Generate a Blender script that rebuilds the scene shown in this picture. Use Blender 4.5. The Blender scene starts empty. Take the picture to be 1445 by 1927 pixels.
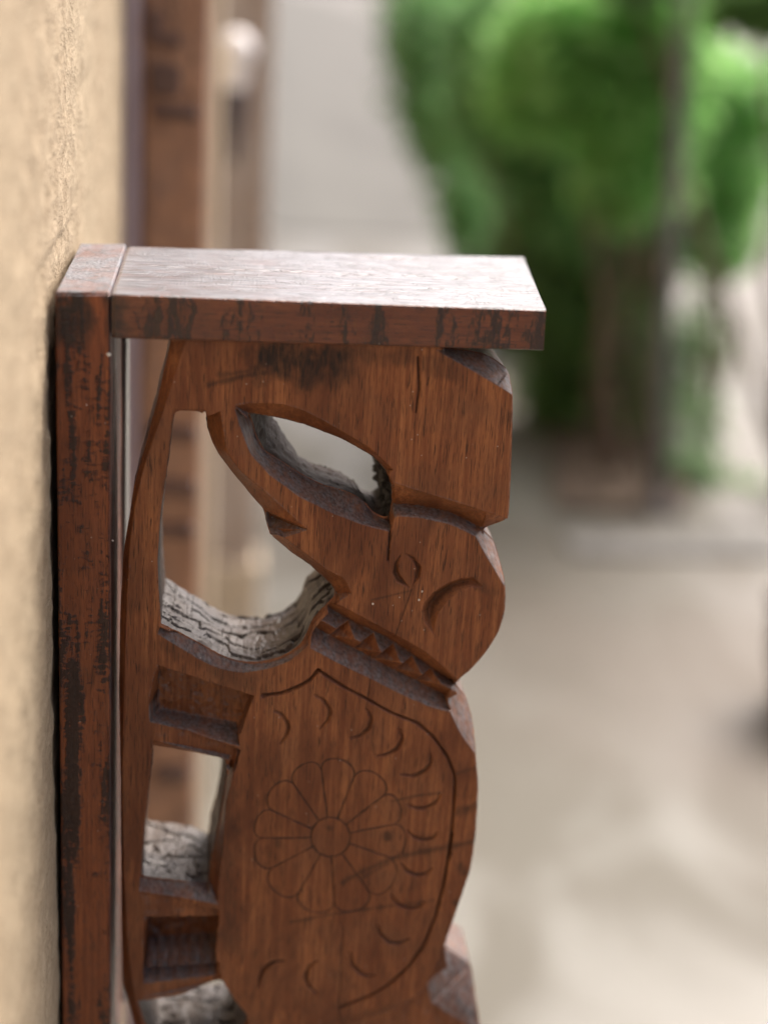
import bpy, math, random
import numpy as np
from mathutils import Vector

# ------------------------------------------------------------------ camera, light, exposure
scene = bpy.context.scene
COL = scene.collection
rad = math.radians
F_PX, CX, CY = 2855.0, 722.5, 963.5            # focal length and centre in pixels of a 1445 x 1927 frame
CAM = np.array([0.09, -0.86, 1.50])
PITCH, YAW, ROLL = rad(19.5), rad(6.9), rad(3.55)
_cp, _sp, _c, _s = math.cos(PITCH), math.sin(PITCH), math.cos(YAW), math.sin(YAW)
FW = np.array([_s * _cp, _c * _cp, -_sp]); _rt = np.array([_c, -_s, 0.0]); _up = np.cross(_rt, FW)
RT = _rt * math.cos(ROLL) + _up * math.sin(ROLL); UP = -_rt * math.sin(ROLL) + _up * math.cos(ROLL)

cd = bpy.data.cameras.new('camera'); cam = bpy.data.objects.new('camera', cd); COL.objects.link(cam)
from mathutils import Matrix
cam.matrix_world = Matrix(((RT[0], UP[0], -FW[0], CAM[0]), (RT[1], UP[1], -FW[1], CAM[1]), (RT[2], UP[2], -FW[2], CAM[2]), (0, 0, 0, 1)))
cd.sensor_fit = 'HORIZONTAL'; cd.sensor_width = 24.0; cd.lens = 24.0 * F_PX / 1445.0
cd.clip_start = 0.02; cd.clip_end = 400
cd.dof.use_dof = True; cd.dof.focus_distance = 0.925; cd.dof.aperture_fstop = 47.4 / 28.0; cd.dof.aperture_blades = 0
scene.camera = cam

world = bpy.data.worlds.new('World'); scene.world = world; world.use_nodes = True
wn = world.node_tree.nodes; wl = world.node_tree.links
sky = wn.new('ShaderNodeTexSky'); sky.sky_type = 'NISHITA'; sky.sun_disc = False
SUN_EL, SUN_AZ = rad(52), rad(42)
sky.sun_elevation = SUN_EL; sky.sun_rotation = SUN_AZ; sky.air_density = 0.35; sky.dust_density = 8.0; sky.ozone_density = 0.2
wl.new(sky.outputs[0], wn['Background'].inputs[0]); wn['Background'].inputs[1].default_value = 0.15
sd = bpy.data.lights.new('sun', 'SUN'); sun = bpy.data.objects.new('sun', sd); COL.objects.link(sun)
sd.energy = 0.8; sd.angle = rad(40); sd.color = (1.0, 0.955, 0.89)
_sv = Vector((math.cos(SUN_EL) * math.sin(SUN_AZ), math.cos(SUN_EL) * math.cos(SUN_AZ), math.sin(SUN_EL)))
sun.rotation_euler = _sv.to_track_quat('Z', 'Y').to_euler(); sun.location = (3, -3, 6)
vs = scene.view_settings; vs.view_transform = 'Standard'; vs.look = 'None'; vs.gamma = 1.0; vs.use_curve_mapping = False
vs.exposure = 1.2

# ------------------------------------------------------------------ helpers
rng = np.random.default_rng(7); random.seed(7)

def ray(u, v):
    return FW + (u - CX) / F_PX * RT - (v - CY) / F_PX * UP
def at(u, v, y):                                # the point of the vertical plane at depth y seen at (u, v)
    d = ray(u, v); return CAM + d * ((y - CAM[1]) / d[1])
def onz(u, v, z):
    d = ray(u, v); return CAM + d * ((z - CAM[2]) / d[2])

def tag(o, label=None, cat=None, group=None, kind=None):
    if label: o['label'] = label
    if cat: o['category'] = cat
    if group: o['group'] = group
    if kind: o['kind'] = kind
    return o
def empty(name, loc):
    o = bpy.data.objects.new(name, None); COL.objects.link(o); o.location = loc; o.empty_display_size = 0.05; return o
def link(name, me, mats, parent=None):
    o = bpy.data.objects.new(name, me); COL.objects.link(o)
    for m in (mats if isinstance(mats, (list, tuple)) else [mats]): me.materials.append(m)
    if parent: o.parent = parent
    return o
def mesh_np(name, V, F, mi=None, smooth=True, attrs=None):
    """V (n,3); F list of arrays (k,3) / (k,4)"""
    me = bpy.data.meshes.new(name)
    if not isinstance(F, list): F = [F]
    F = [np.asarray(f, dtype=np.int32) for f in F if len(f)]
    nl = sum(f.size for f in F); npoly = sum(len(f) for f in F)
    me.vertices.add(len(V)); me.vertices.foreach_set('co', np.asarray(V, dtype=np.float32).ravel())
    me.loops.add(nl); me.polygons.add(npoly)
    me.loops.foreach_set('vertex_index', np.concatenate([f.ravel() for f in F]))
    st = []; k = 0
    for f in F:
        st.append(k + np.arange(len(f)) * f.shape[1]); k += f.size
    me.polygons.foreach_set('loop_start', np.concatenate(st).astype(np.int32))
    if mi is not None: me.polygons.foreach_set('material_index', np.asarray(mi, dtype=np.int32))
    me.update(calc_edges=True); me.validate()
    me.polygons.foreach_set('use_smooth', np.full(len(me.polygons), smooth))
    for k, a in (attrs or {}).items():
        t = me.attributes.new(k, 'FLOAT', 'POINT'); t.data.foreach_set('value', np.asarray(a, dtype=np.float32))
    return me

_P = rng.permutation(4096).astype(np.int64); _R = rng.random(4096) * 2 - 1
def _h(ix, iy, iz): return _R[(_P[(_P[(_P[ix & 4095] + iy) & 4095] + iz) & 4095])]
def noise(x, y, z=0.0):
    x, y, z = np.broadcast_arrays(np.asarray(x, float), np.asarray(y, float), np.asarray(z, float))
    ix, iy, iz = np.floor(x).astype(np.int64), np.floor(y).astype(np.int64), np.floor(z).astype(np.int64)
    fx, fy, fz = x - ix, y - iy, z - iz
    fx, fy, fz = [t * t * (3 - 2 * t) for t in (fx, fy, fz)]
    r = 0
    for a in (0, 1):
        for b in (0, 1):
            for c in (0, 1):
                r = r + _h(ix + a, iy + b, iz + c) * (fx if a else 1 - fx) * (fy if b else 1 - fy) * (fz if c else 1 - fz)
    return r
def fbm(x, y, z=0.0, o=4):
    r = 0; a = 1.0; s = 0
    for k in range(o):
        r = r + a * noise(np.asarray(x) * 2 ** k + 17 * k, np.asarray(y) * 2 ** k + 31 * k, np.asarray(z) * 2 ** k); s += a; a *= 0.5
    return r / s

def grid_faces(nu, nv, closed_u=False):
    i = np.arange(nu if closed_u else nu - 1); j = np.arange(nv - 1)
    I, J = np.meshgrid(i, j, indexing='ij'); I2 = (I + 1) % nu
    return np.stack([I * nv + J, I2 * nv + J, I2 * nv + J + 1, I * nv + J + 1], -1).reshape(-1, 4)

class MB:                                         # collects simple shapes into one mesh
    def __init__(s): s.v = []; s.f = []
    def add(s, V, F):
        k = sum(len(a) for a in s.v); s.v.append(np.asarray(V, float)); s.f.append([tuple(int(i) + k for i in f) for f in F])
    def box(s, a, b):
        x0, y0, z0 = a; x1, y1, z1 = b
        s.add([(x0, y0, z0), (x1, y0, z0), (x1, y1, z0), (x0, y1, z0), (x0, y0, z1), (x1, y0, z1), (x1, y1, z1), (x0, y1, z1)],
              [(3, 2, 1, 0), (4, 5, 6, 7), (0, 1, 5, 4), (1, 2, 6, 5), (2, 3, 7, 6), (3, 0, 4, 7)])
    def tube(s, pts, rs, n=10, rough=0.0):
        pts = np.asarray(pts, float); V = []; F = []
        for i, p in enumerate(pts):
            t = pts[min(i + 1, len(pts) - 1)] - pts[max(i - 1, 0)]; t = t / np.linalg.norm(t)
            a = np.cross(t, (0.3, 1, 0.1)); a /= np.linalg.norm(a); b = np.cross(t, a)
            for k in range(n):
                th = 2 * math.pi * k / n; r = rs[i] * (1 + rough * random.uniform(-1, 1))
                V.append(p + r * (math.cos(th) * a + math.sin(th) * b))
        for i in range(len(pts) - 1):
            for k in range(n):
                F.append((i * n + k, i * n + (k + 1) % n, (i + 1) * n + (k + 1) % n, (i + 1) * n + k))
        F.append(tuple(range(n - 1, -1, -1))); F.append(tuple((len(pts) - 1) * n + k for k in range(n)))
        s.add(V, F)
    def lathe(s, c, prof, n=24):
        V = []; F = []
        for r, z in prof:
            for k in range(n):
                th = 2 * math.pi * k / n; V.append((c[0] + r * math.cos(th), c[1] + r * math.sin(th), c[2] + z))
        for i in range(len(prof) - 1):
            for k in range(n):
                F.append((i * n + k, i * n + (k + 1) % n, (i + 1) * n + (k + 1) % n, (i + 1) * n + k))
        s.add(V, F)
    def build(s, name, mat, parent=None, smooth=False, bevel=0.0):
        me = bpy.data.meshes.new(name); V = np.concatenate(s.v)
        me.from_pydata([tuple(map(float, p)) for p in V], [], [f for g in s.f for f in g]); me.update()
        me.polygons.foreach_set('use_smooth', [smooth] * len(me.polygons))
        o = link(name, me, mat, parent)
        if bevel:
            m = o.modifiers.new('bevel', 'BEVEL'); m.width = bevel; m.segments = 2; m.limit_method = 'ANGLE'
        return o

# ------------------------------------------------------------------ materials
class NT:
    def __init__(s, name):
        s.m = bpy.data.materials.new(name); s.m.use_nodes = True; s.t = s.m.node_tree; s.b = s.t.nodes['Principled BSDF']
        s.tc = s.t.nodes.new('ShaderNodeTexCoord')
    def n(s, typ, **kw):
        x = s.t.nodes.new(typ)
        for k, v in kw.items(): setattr(x, k, v)
        return x
    def L(s, a, b): s.t.links.new(a, b)
    def val(s, sock, v):
        if hasattr(v, 'is_linked') or hasattr(v, 'links'): s.L(v, sock)
        else: sock.default_value = v
    def mapping(s, scale, rot=(0, 0, 0), loc=(0, 0, 0)):
        m = s.n('ShaderNodeMapping'); s.L(s.tc.outputs['Object'], m.inputs[0]); m.inputs['Scale'].default_value = scale
        m.inputs['Rotation'].default_value = rot; m.inputs['Location'].default_value = loc; return m.outputs[0]
    def noise(s, vec, scale=1.0, detail=4.0, rough=0.55, dist=0.0):
        x = s.n('ShaderNodeTexNoise'); s.L(vec, x.inputs['Vector']); x.inputs['Scale'].default_value = scale
        x.inputs['Detail'].default_value = detail; x.inputs['Roughness'].default_value = rough; x.inputs['Distortion'].default_value = dist
        return x.outputs['Fac']
    def ramp(s, fac, a, b, lo=0.0, hi=1.0):
        x = s.n('ShaderNodeMapRange'); s.L(fac, x.inputs[0]); x.inputs[1].default_value = a; x.inputs[2].default_value = b
        x.inputs[3].default_value = lo; x.inputs[4].default_value = hi; return x.outputs[0]
    def mix(s, fac, a, b, mode='MIX'):
        x = s.n('ShaderNodeMix', data_type='RGBA', blend_type=mode)
        s.val(x.inputs[0], fac)
        for sock, v in ((x.inputs[6], a), (x.inputs[7], b)):
            if isinstance(v, tuple): sock.default_value = (*v, 1)
            else: s.L(v, sock)
        return x.outputs[2]
    def math(s, op, a, b=0.0):
        x = s.n('ShaderNodeMath', operation=op); s.val(x.inputs[0], a); s.val(x.inputs[1], b); return x.outputs[0]
    def attr(s, name):
        x = s.n('ShaderNodeAttribute'); x.attribute_name = name; return x.outputs['Fac']
    def bump(s, h, strength, dist, prev=None):
        x = s.n('ShaderNodeBump'); x.inputs['Strength'].default_value = strength; x.inputs['Distance'].default_value = dist
        s.L(h, x.inputs['Height'])
        if prev: s.L(prev, x.inputs['Normal'])
        return x.outputs[0]
    def out(s, col=None, rough=None, nrm=None, **kw):
        if col is not None:
            if isinstance(col, tuple): s.b.inputs['Base Color'].default_value = (*col, 1)
            else: s.L(col, s.b.inputs['Base Color'])
        if rough is not None: s.val(s.b.inputs['Roughness'], rough)
        if nrm is not None: s.L(nrm, s.b.inputs['Normal'])
        for k, v in kw.items(): s.b.inputs[k].default_value = v
        return s.m

def ax(axis, along, across):                       # scale vector: low frequency along the grain
    v = [across, across, across]; v['xyz'.index(axis)] = along; return tuple(v)

def wood(name, axis='z', light=(0.48, 0.190, 0.070), mid=(0.235, 0.075, 0.027), dark=(0.018, 0.010, 0.0075), patch=0.0, patch_axis=None,
         pores=0.75, rough=0.36, bump=1.0, stains_and_sheen=False, coat=0.35, pale_sheen=False, ior=1.5, var=0.55):
    T = NT(name)
    streak = T.noise(T.mapping(ax(axis, 9, 420)), 1.0, 5.0, 0.6, 0.25)
    broad = T.noise(T.mapping(ax(axis, 4, 45)), 1.0, 3.0, 0.55, 0.8)
    blot = T.noise(T.mapping((26, 26, 26)), 1.0, 4.0, 0.6)
    pore = T.noise(T.mapping(ax(axis, 75, 1900)), 1.0, 2.0, 0.5)
    fine = T.noise(T.mapping(ax(axis, 240, 2600)), 1.0, 2.0, 0.6)
    c = T.mix(T.ramp(streak, 0.38, 0.64), mid, light)
    c = T.mix(T.ramp(broad, 0.35, 0.7, 0.0, 0.62), c, (mid[0] * 0.72, mid[1] * 0.66, mid[2] * 0.70))
    c = T.mix(T.ramp(blot, 0.44, 0.70, 0.0, 0.85), c, (light[0] * 0.50, light[1] * 0.52, light[2] * 0.62))
    wide = T.noise(T.mapping(ax(axis, 9, 26), loc=(7.3, 2.1, 4.4)), 1.0, 4.0, 0.6, 0.6)
    c = T.mix(T.ramp(wide, 0.44, 0.66, 0.0, var), c, (mid[0] * 0.55, mid[1] * 0.50, mid[2] * 0.52))
    pm = T.ramp(pore, 0.585, 0.65, 0.0, pores)
    c = T.mix(pm, c, (dark[0] * 1.1, dark[1], dark[2]))
    c = T.mix(T.ramp(fine, 0.35, 0.70, 0.0, 0.30), c, (mid[0] * 0.5, mid[1] * 0.5, mid[2] * 0.5))
    h = T.math('ADD', T.math('MULTIPLY', pm, -0.6), T.math('MULTIPLY', fine, 0.35))
    h = T.math('ADD', h, T.math('MULTIPLY', streak, 0.5))
    if patch > 0:
        big = T.noise(T.mapping(ax(patch_axis or axis, 11, 75), loc=(3.1, 1.7, 0.6)), 1.0, 7.0, 0.70, 0.4)
        chop = T.noise(T.mapping(ax(axis, 330, 150), loc=(0.4, 2.2, 5)), 1.0, 4.0, 0.65, 0.5)
        pz = T.math('ADD', big, T.math('MULTIPLY', T.math('SUBTRACT', chop, 0.5), 0.42))
        pf = T.ramp(pz, 0.60 - 0.16 * patch, 0.66 - 0.16 * patch)
        c = T.mix(T.math('MULTIPLY', pf, 0.93), c, T.mix(T.ramp(chop, 0.4, 0.7), dark, (dark[0] * 2.4, dark[1] * 2.0, dark[2] * 1.7)))
        h = T.math('ADD', h, T.math('MULTIPLY', T.math('MULTIPLY', pf, chop), 2.4))
    rg = T.ramp(T.noise(T.mapping((55, 55, 55)), 1.0, 5.0, 0.6), 0.3, 0.7, rough - 0.07, rough + 0.10)
    if stains_and_sheen:
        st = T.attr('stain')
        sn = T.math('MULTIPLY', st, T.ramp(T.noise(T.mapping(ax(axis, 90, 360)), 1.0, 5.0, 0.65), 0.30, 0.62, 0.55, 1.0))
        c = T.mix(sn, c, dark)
    if stains_and_sheen:
        sheen = T.math('MULTIPLY', T.attr('sky_sheen'), T.ramp(T.noise(T.mapping(ax(axis, 60, 210), loc=(1, 1, 4)), 1.0, 5.0, 0.65), 0.30, 0.62, 0.32 if not pale_sheen else 0.80, 0.95 if not pale_sheen else 1.0))
        c = T.mix(sheen, c, T.mix(T.ramp(T.noise(T.mapping(ax(axis, 40, 500)), 1.0, 4.0, 0.6), 0.35, 0.65), (0.056, 0.049, 0.047) if not pale_sheen else (0.110, 0.120, 0.138), (0.185, 0.178, 0.180) if not pale_sheen else (0.31, 0.335, 0.38)))  # sky reflection put into the base colour as a pale grey tint
    # specks of lime and dust
    vo = T.n('ShaderNodeTexVoronoi'); T.L(T.mapping((95, 95, 95)), vo.inputs['Vector']); vo.inputs['Scale'].default_value = 1.0
    sp = T.ramp(vo.outputs['Distance'], 0.050, 0.030)
    c = T.mix(T.math('MULTIPLY', sp, 0.55), c, (0.55, 0.50, 0.42))
    nr = T.bump(h, 0.55 * bump, 0.00045)
    o_ = T.out(c, rg, nr, IOR=ior); T.b.inputs['Coat Weight'].default_value = coat; T.b.inputs['Coat Roughness'].default_value = 0.22; T.b.inputs['Coat IOR'].default_value = 1.5
    T.L(T.bump(h, 0.25 * bump, 0.00045), T.b.inputs['Coat Normal']); return o_

def weathered(name, a=(0.105, 0.100, 0.104), b=(0.034, 0.025, 0.020), dark=(0.010, 0.008, 0.007), tan=(0.070, 0.046, 0.030), rlo=0.34, rhi=0.62):
    T = NT(name)
    n1 = T.noise(T.mapping((60, 60, 60)), 1.0, 5.0, 0.6)
    n2 = T.noise(T.mapping((300, 90, 300)), 1.0, 4.0, 0.6, 0.5)
    n3 = T.noise(T.mapping((22, 22, 22), loc=(2, 5, 1)), 1.0, 3.0, 0.5)
    c = T.mix(T.ramp(n1, 0.36, 0.64), b, a)
    c = T.mix(T.ramp(n3, 0.40, 0.58, 0, 0.85), c, tan)
    c = T.mix(T.ramp(n2, 0.30, 0.60, 0.55, 0.0), c, b)
    c = T.mix(T.attr('stain'), c, dark)
    return T.out(c, T.ramp(n1, 0.3, 0.7, rlo, rhi), T.bump(n2, 0.6, 0.0008), IOR=1.5)

M = {}
M['carve'] = wood('carved_teak', stains_and_sheen=True, rough=0.42, coat=0.0, pores=0.75, bump=1.4, ior=1.42, var=0.85)
M['end'] = weathered('weathered_end_grain')
M['rough'] = weathered('rough_cut_wood', a=(0.060, 0.036, 0.025), b=(0.024, 0.013, 0.009), tan=(0.07, 0.04, 0.025), rlo=0.6, rhi=0.8)
M['post'] = wood('worn_post_teak', stains_and_sheen=True, light=(0.44, 0.130, 0.038), mid=(0.24, 0.064, 0.020), patch=0.58, rough=0.40, bump=1.3, coat=0.08, pale_sheen=True)
M['shelf'] = wood('worn_shelf_teak', axis='x', patch_axis='z', light=(0.33, 0.108, 0.040), mid=(0.165, 0.047, 0.019), patch=0.34, rough=0.36, bump=1.3, stains_and_sheen=True, pale_sheen=True, coat=0.5)
M['backing'] = NT('limed_backing').out((0.20, 0.20, 0.185), 0.6)
M['speck'] = NT('lime_speck').out((0.78, 0.74, 0.66), 0.7)

def simple(name, a, b, scale, rough=0.7, bump=0.0, bd=0.002, lo=0.4, hi=0.6, detail=5.0):
    T = NT(name); sc = scale if isinstance(scale, tuple) else (scale,) * 3
    n = T.noise(T.mapping(sc), 1.0, detail, 0.6, 0.3)
    return T.out(T.mix(T.ramp(n, lo, hi), a, b), rough, T.bump(n, bump, bd) if bump else None)
def leafmat(name, a, b, trans=0.35):
    T = NT(name)
    oi = T.n('ShaderNodeObjectInfo')
    n = T.noise(T.mapping((9, 9, 9)), 1.0, 3.0, 0.6)
    c = T.mix(T.ramp(n, 0.36, 0.64), a, b)
    T.out(c, 0.33, None)
    tr = T.n('ShaderNodeBsdfTranslucent'); T.L(c, tr.inputs[0]); mx = T.n('ShaderNodeMixShader'); mx.inputs[0].default_value = trans
    T.L(T.b.outputs[0], mx.inputs[1]); T.L(tr.outputs[0], mx.inputs[2]); T.L(mx.outputs[0], T.t.nodes['Material Output'].inputs[0])
    return T.m

# plaster of the house wall
T = NT('trowelled_beige_plaster')
p1 = T.noise(T.mapping((60, 42, 75)), 1.0, 7.0, 0.68, 0.5)
p2 = T.noise(T.mapping((420, 190, 380)), 1.0, 4.0, 0.6, 0.2)
p3 = T.noise(T.mapping((6, 6, 3)), 1.0, 3.0, 0.5)
pc = T.mix(T.ramp(p1, 0.35, 0.68), (0.325, 0.250, 0.158), (0.465, 0.376, 0.256))
pc = T.mix(T.ramp(p3, 0.4, 0.65, 0, 0.3), pc, (0.46, 0.39, 0.27))
pc = T.mix(T.ramp(p2, 0.57, 0.68, 0, 0.6), pc, (0.22, 0.16, 0.09))
M['plaster'] = T.out(pc, 0.88, T.bump(T.math('ADD', T.math('MULTIPLY', p1, 1.0), T.math('MULTIPLY', p2, 0.45)), 1.0, 0.0030))

# ------------------------------------------------------------------ setting: ground, walls
T = NT('worn_concrete')
g1 = T.noise(T.mapping((2.9, 1.9, 1), loc=(0.7, 0.35, 0)), 1.0, 5.0, 0.55, 0.6)
g2 = T.noise(T.mapping((0.45, 0.38, 1), loc=(4, 2, 0)), 1.0, 3.0, 0.5)
g3 = T.noise(T.mapping((30, 30, 30)), 1.0, 5.0, 0.6)
gc = T.mix(T.ramp(g1, 0.43, 0.58), (0.094, 0.090, 0.069), (0.146, 0.148, 0.129))
gc = T.mix(T.ramp(g2, 0.45, 0.60, 0, 0.75), gc, (0.115, 0.097, 0.078))
gc = T.mix(T.ramp(g3, 0.35, 0.65, 0.0, 0.16), gc, (0.08, 0.07, 0.06))
M['ground'] = T.out(gc, T.ramp(g1, 0.4, 0.62, 0.62, 0.42), T.bump(g3, 0.3, 0.004))
nx = 60
gx = np.concatenate([[-80], np.linspace(-2, 8, nx - 2), [120]]); gy = np.concatenate([[-60], np.linspace(-2, 16, 78), [220]])
GX, GY = np.meshgrid(gx, gy, indexing='ij'); GZ = np.where((np.abs(GX) < 9) & (GY < 17) & (GY > -3), 0.004 * fbm(GX * 1.3, GY * 1.3, o=3), 0)
go = link('ground', mesh_np('ground', np.stack([GX, GY, GZ], -1).reshape(-1, 3), grid_faces(len(gx), len(gy))), M['ground']); tag(go, kind='structure')

M['path'] = simple('grey_cement_path', (0.054, 0.055, 0.044), (0.078, 0.079, 0.065), (1.6, 0.25, 1), 0.7)
PX, PY = np.meshgrid(np.linspace(-1.2, 6.5, 20), np.linspace(8.2, 190, 60), indexing='ij'); PZ = np.full_like(PX, 0.012)
po = link('path', mesh_np('path', np.stack([PX, PY, PZ], -1).reshape(-1, 3), grid_faces(20, 60)), M['path']); tag(po, kind='structure')
# frame of the bracket
P_TL = at(103, 550, 0); P_BL = at(118, 1927, 0); WALL_X = 0.5 * (P_TL[0] + at(110, 1400, 0)[0]) - 0.0022
TOP_Z = 0.5 * (P_TL[2] + at(1028, 583, 0)[2])
print('TL', P_TL, 'BL', P_BL, 'TR', at(1028, 583, 0), 'BR', at(1023, 660, 0), 'wall', WALL_X, 'back', onz(148, 458, TOP_Z), onz(985, 483, TOP_Z))

# house wall: thick slab, its visible stretch really uneven
hw = empty('house_wall', (WALL_X - 0.1, 0.0, 0.0)); tag(hw, 'beige house wall of rough trowelled plaster running along the left side', 'wall')
off = np.array(hw.location)
ys = np.arange(-0.50, 0.95, 0.0028); zs = np.arange(TOP_Z - 0.62, TOP_Z + 0.42, 0.0034)
Yg, Zg = np.meshgrid(ys, zs, indexing='ij')
dx = 0.0022 * fbm(Yg * 38, Zg * 60, 0.3, o=4) + 0.0010 * fbm(Yg * 9, Zg * 9, 4.0, o=3)
ridge = fbm(Yg * 95, Zg * 120, 2.2, o=3); dx += 0.0016 * np.clip(ridge - 0.05, 0, 1)
near = np.exp(-((Yg - 0.06) / 0.12) ** 2) * (Zg < TOP_Z + 0.02)
edge = np.minimum.reduce([(Yg - ys[0]) / 0.02, (ys[-1] - Yg) / 0.02, (Zg - zs[0]) / 0.02, (zs[-1] - Zg) / 0.02]).clip(0, 1)
dx = (dx - 0.0022 * near.clip(0, 1)) * edge
V = np.stack([np.full_like(Yg, WALL_X) + dx, Yg, Zg], -1).reshape(-1, 3) - off
link('plaster_face', mesh_np('plaster_face', V, grid_faces(len(ys), len(zs))), M['plaster'], hw)
b = MB(); X0, X1 = WALL_X - 0.25, WALL_X
for (y0, y1, z0, z1) in ((-4, ys[0], -0.2, 3.0), (ys[-1], 6.0, -0.2, 3.0), (ys[0], ys[-1], -0.2, zs[0]), (ys[0], ys[-1], zs[-1], 3.0)):
    b.box(np.array((X0, y0, z0)) - off, np.array((X1, y1, z1)) - off)
b.build('wall_body', M['plaster'], hw)

# ------------------------------------------------------------------ the carved bracket
BR = empty('carved_bracket', (P_TL[0], 0.0, at(118, 2100, 0)[2])); B0 = np.array(BR.location)
tag(BR, 'reddish brown carved wooden shelf bracket with an elephant on the beige wall', 'shelf bracket')

def sweep(corner_fn, n_len, segs, disp, axis_pts, round_r=0.0016):
    """sweeps a 4-corner section; corner_fn(t) -> (4,3) corners; segs = points per side"""
    ts = np.linspace(0, 1, n_len); rows = []; nrm = []; loc = []
    C4 = np.array([corner_fn(t) for t in ts])                 # (n,4,3)
    cen = C4.mean(1)
    for k in range(4):
        a, c = C4[:, k], C4[:, (k + 1) % 4]; e = c - a; Ln = np.linalg.norm(e, axis=1, keepdims=True); e = e / Ln
        ax_ = C4[-1].mean(0) - C4[0].mean(0); ax_ /= np.linalg.norm(ax_); nn = np.cross(e, ax_)
        sgn = np.sign(((a + c) / 2 - cen) @ nn.mean(0)).mean(); nn = nn * (1 if sgn > 0 else -1)
        r = round_r
        for q in np.concatenate([[0.0], np.linspace(0, 1, segs[k])[1:-1], [1.0]])[:-1] if False else np.linspace(0, 1, segs[k], endpoint=False):
            s_ = q * Ln
            d0 = np.minimum(s_, Ln - s_); ins = np.where(d0 < r, r - np.sqrt(np.clip(r * r - (r - d0) ** 2, 0, None)), 0)
            rows.append(a + e * s_ - nn * ins); nrm.append(nn); loc.append((k, q))
    V = np.stack(rows, 0); N = np.stack(nrm, 0)               # (m, n, 3)
    side = np.array([l[0] for l in loc]); V = disp(V, N, side)
    return V

# --- shelf board (front y=0, saw-marked top)
sFL, sFR = at(209.0, 552, 0), at(1028, 583, 0); sBL, sBR = at(209.5, 637, 0), at(1023, 660, 0)
yL, yR = onz(242, 463, sFL[2])[1], onz(985, 483, sFR[2])[1]; DEP = yL
xRb = onz(985, 483, sFR[2])[0]
def shelf_c(t):
    fl = sFL + (sFR - sFL) * t; bl = sBL + (sBR - sBL) * t; y = yL + (yR - yL) * t
    xb = sFL[0] + (xRb - sFL[0]) * t
    return np.array([fl, (xb, y, fl[2]), (xb, y, bl[2]), bl])
SV_st = {}
def shelf_disp(V, N, side):
    x, y, z = V[..., 0] * 1000, V[..., 1] * 1000, V[..., 2] * 1000
    d = 0.35 * fbm(x / 40, y / 25, z / 25, o=3) + 0.10 * fbm(x / 9, y / 3, z / 3, o=3)
    top = (side == 0)[:, None]
    x0 = sFL[0] * 1000; x1 = sFR[0] * 1000; u = (x - x0) / (x1 - x0); w = y / (yL * 1000)
    saw = 0.05 * np.sin(2 * np.pi * (x + 0.16 * y + 4.0 * noise(x / 34, y / 30)) / 2.35) * np.clip(1.15 - u * 1.2, 0.0, 1) * (0.5 + 0.5 * np.clip(fbm(x / 25, y / 12, 7) + 0.6, 0, 1))
    pit = -0.7 * np.clip(fbm(x / 7, y / 1.9, 3, o=3) - 0.28, 0, 1) * np.clip(u * 2.4, 0.35, 1.2)
    crack = np.zeros_like(x); st = np.zeros_like(x)
    for w0, a, b_, amp, dp, wd in ((0.58, 0.05, 0.97, 0.020, 2.2, 1.25), (0.33, 0.42, 1.0, 0.012, 1.6, 0.95), (0.46, 0.02, 0.40, 0.015, 1.4, 0.95), (0.10, 0.55, 1.0, 0.01, 1.2, 0.8), (0.80, 0.45, 1.0, 0.015, 1.4, 0.9), (0.70, 0.5, 1.0, 0.02, 1.0, 0.8), (0.22, 0.3, 0.8, 0.012, 1.0, 0.8)):
        line = w0 + amp * noise(x / 38, w0 * 50) + amp * 0.5 * noise(x / 9, w0 * 90)
        dd = np.abs(w - line) * yL * 1000
        m = np.clip((u - a) / 0.04, 0, 1) * np.clip((b_ - u) / 0.04, 0, 1)
        k = np.clip(1 - dd / wd, 0, 1) * m * (0.55 + 0.9 * np.clip(fbm(x / 14, w0 * 77), -0.5, 1)); k = k.clip(0, 1)
        crack += -dp * k; st = np.maximum(st, k)
    for cx_, cw, rx, ry in ((0.405, 0.60, 7, 1.6), (0.615, 0.58, 4, 1.3), (0.545, 0.53, 6, 1.0), (0.83, 0.55, 3.5, 1.2), (0.70, 0.98, 26, 4.5)):
        q = np.clip(1.1 - np.hypot((u - cx_) * (x1 - x0) / rx, (w - cw) * yL * 1000 / ry) + 0.5 * fbm(x / 3.5, y / 1.5, 9), 0, 1)
        crack += -1.5 * q; st = np.maximum(st, q * 0.9)
    front = (side == 3)[:, None]
    ff = 0.22 * fbm(x / 6, z / 9, 5, o=4) - 0.6 * np.clip(fbm(x / 3.2, z / 6, 8, o=3) - 0.32, 0, 1)
    d = d + np.where(top, saw + pit + crack, 0) + np.where(front, ff, 0)
    # joint at the left end of the board: worn down into the seam
    seam = np.clip(1 - (x - x0 - 0.4 * noise(y / 3, z / 5)) / 2.2, 0, 1); d = d - 1.0 * seam
    st = np.where(top, st, 0); st = np.maximum(st, np.where(front, np.clip(1.35 - (x - x0) / 9 + 0.7 * fbm(x / 5, z / 6, 2), 0, 1) * 0.9, seam * 0.8))
    SV_st['a'] = st
    SV_st['d'] = np.where(top, np.clip(0.95 + 0.4 * fbm(x / 30, y / 14, 12, o=3) + 0.30 * u, 0, 1) * (1 - st), 0)  # bright sky glare painted over the top face
    return V + N * (d / 1000)[..., None]
n_len = 420
V = sweep(shelf_c, n_len, (170, 40, 60, 56), shelf_disp, None)
m_ = V.shape[0]; Fq = grid_faces(m_, n_len, closed_u=True)
Vf = V.reshape(-1, 3); st = SV_st['a'].reshape(-1); shelf_sheen = SV_st['d'].reshape(-1)
caps = []
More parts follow.
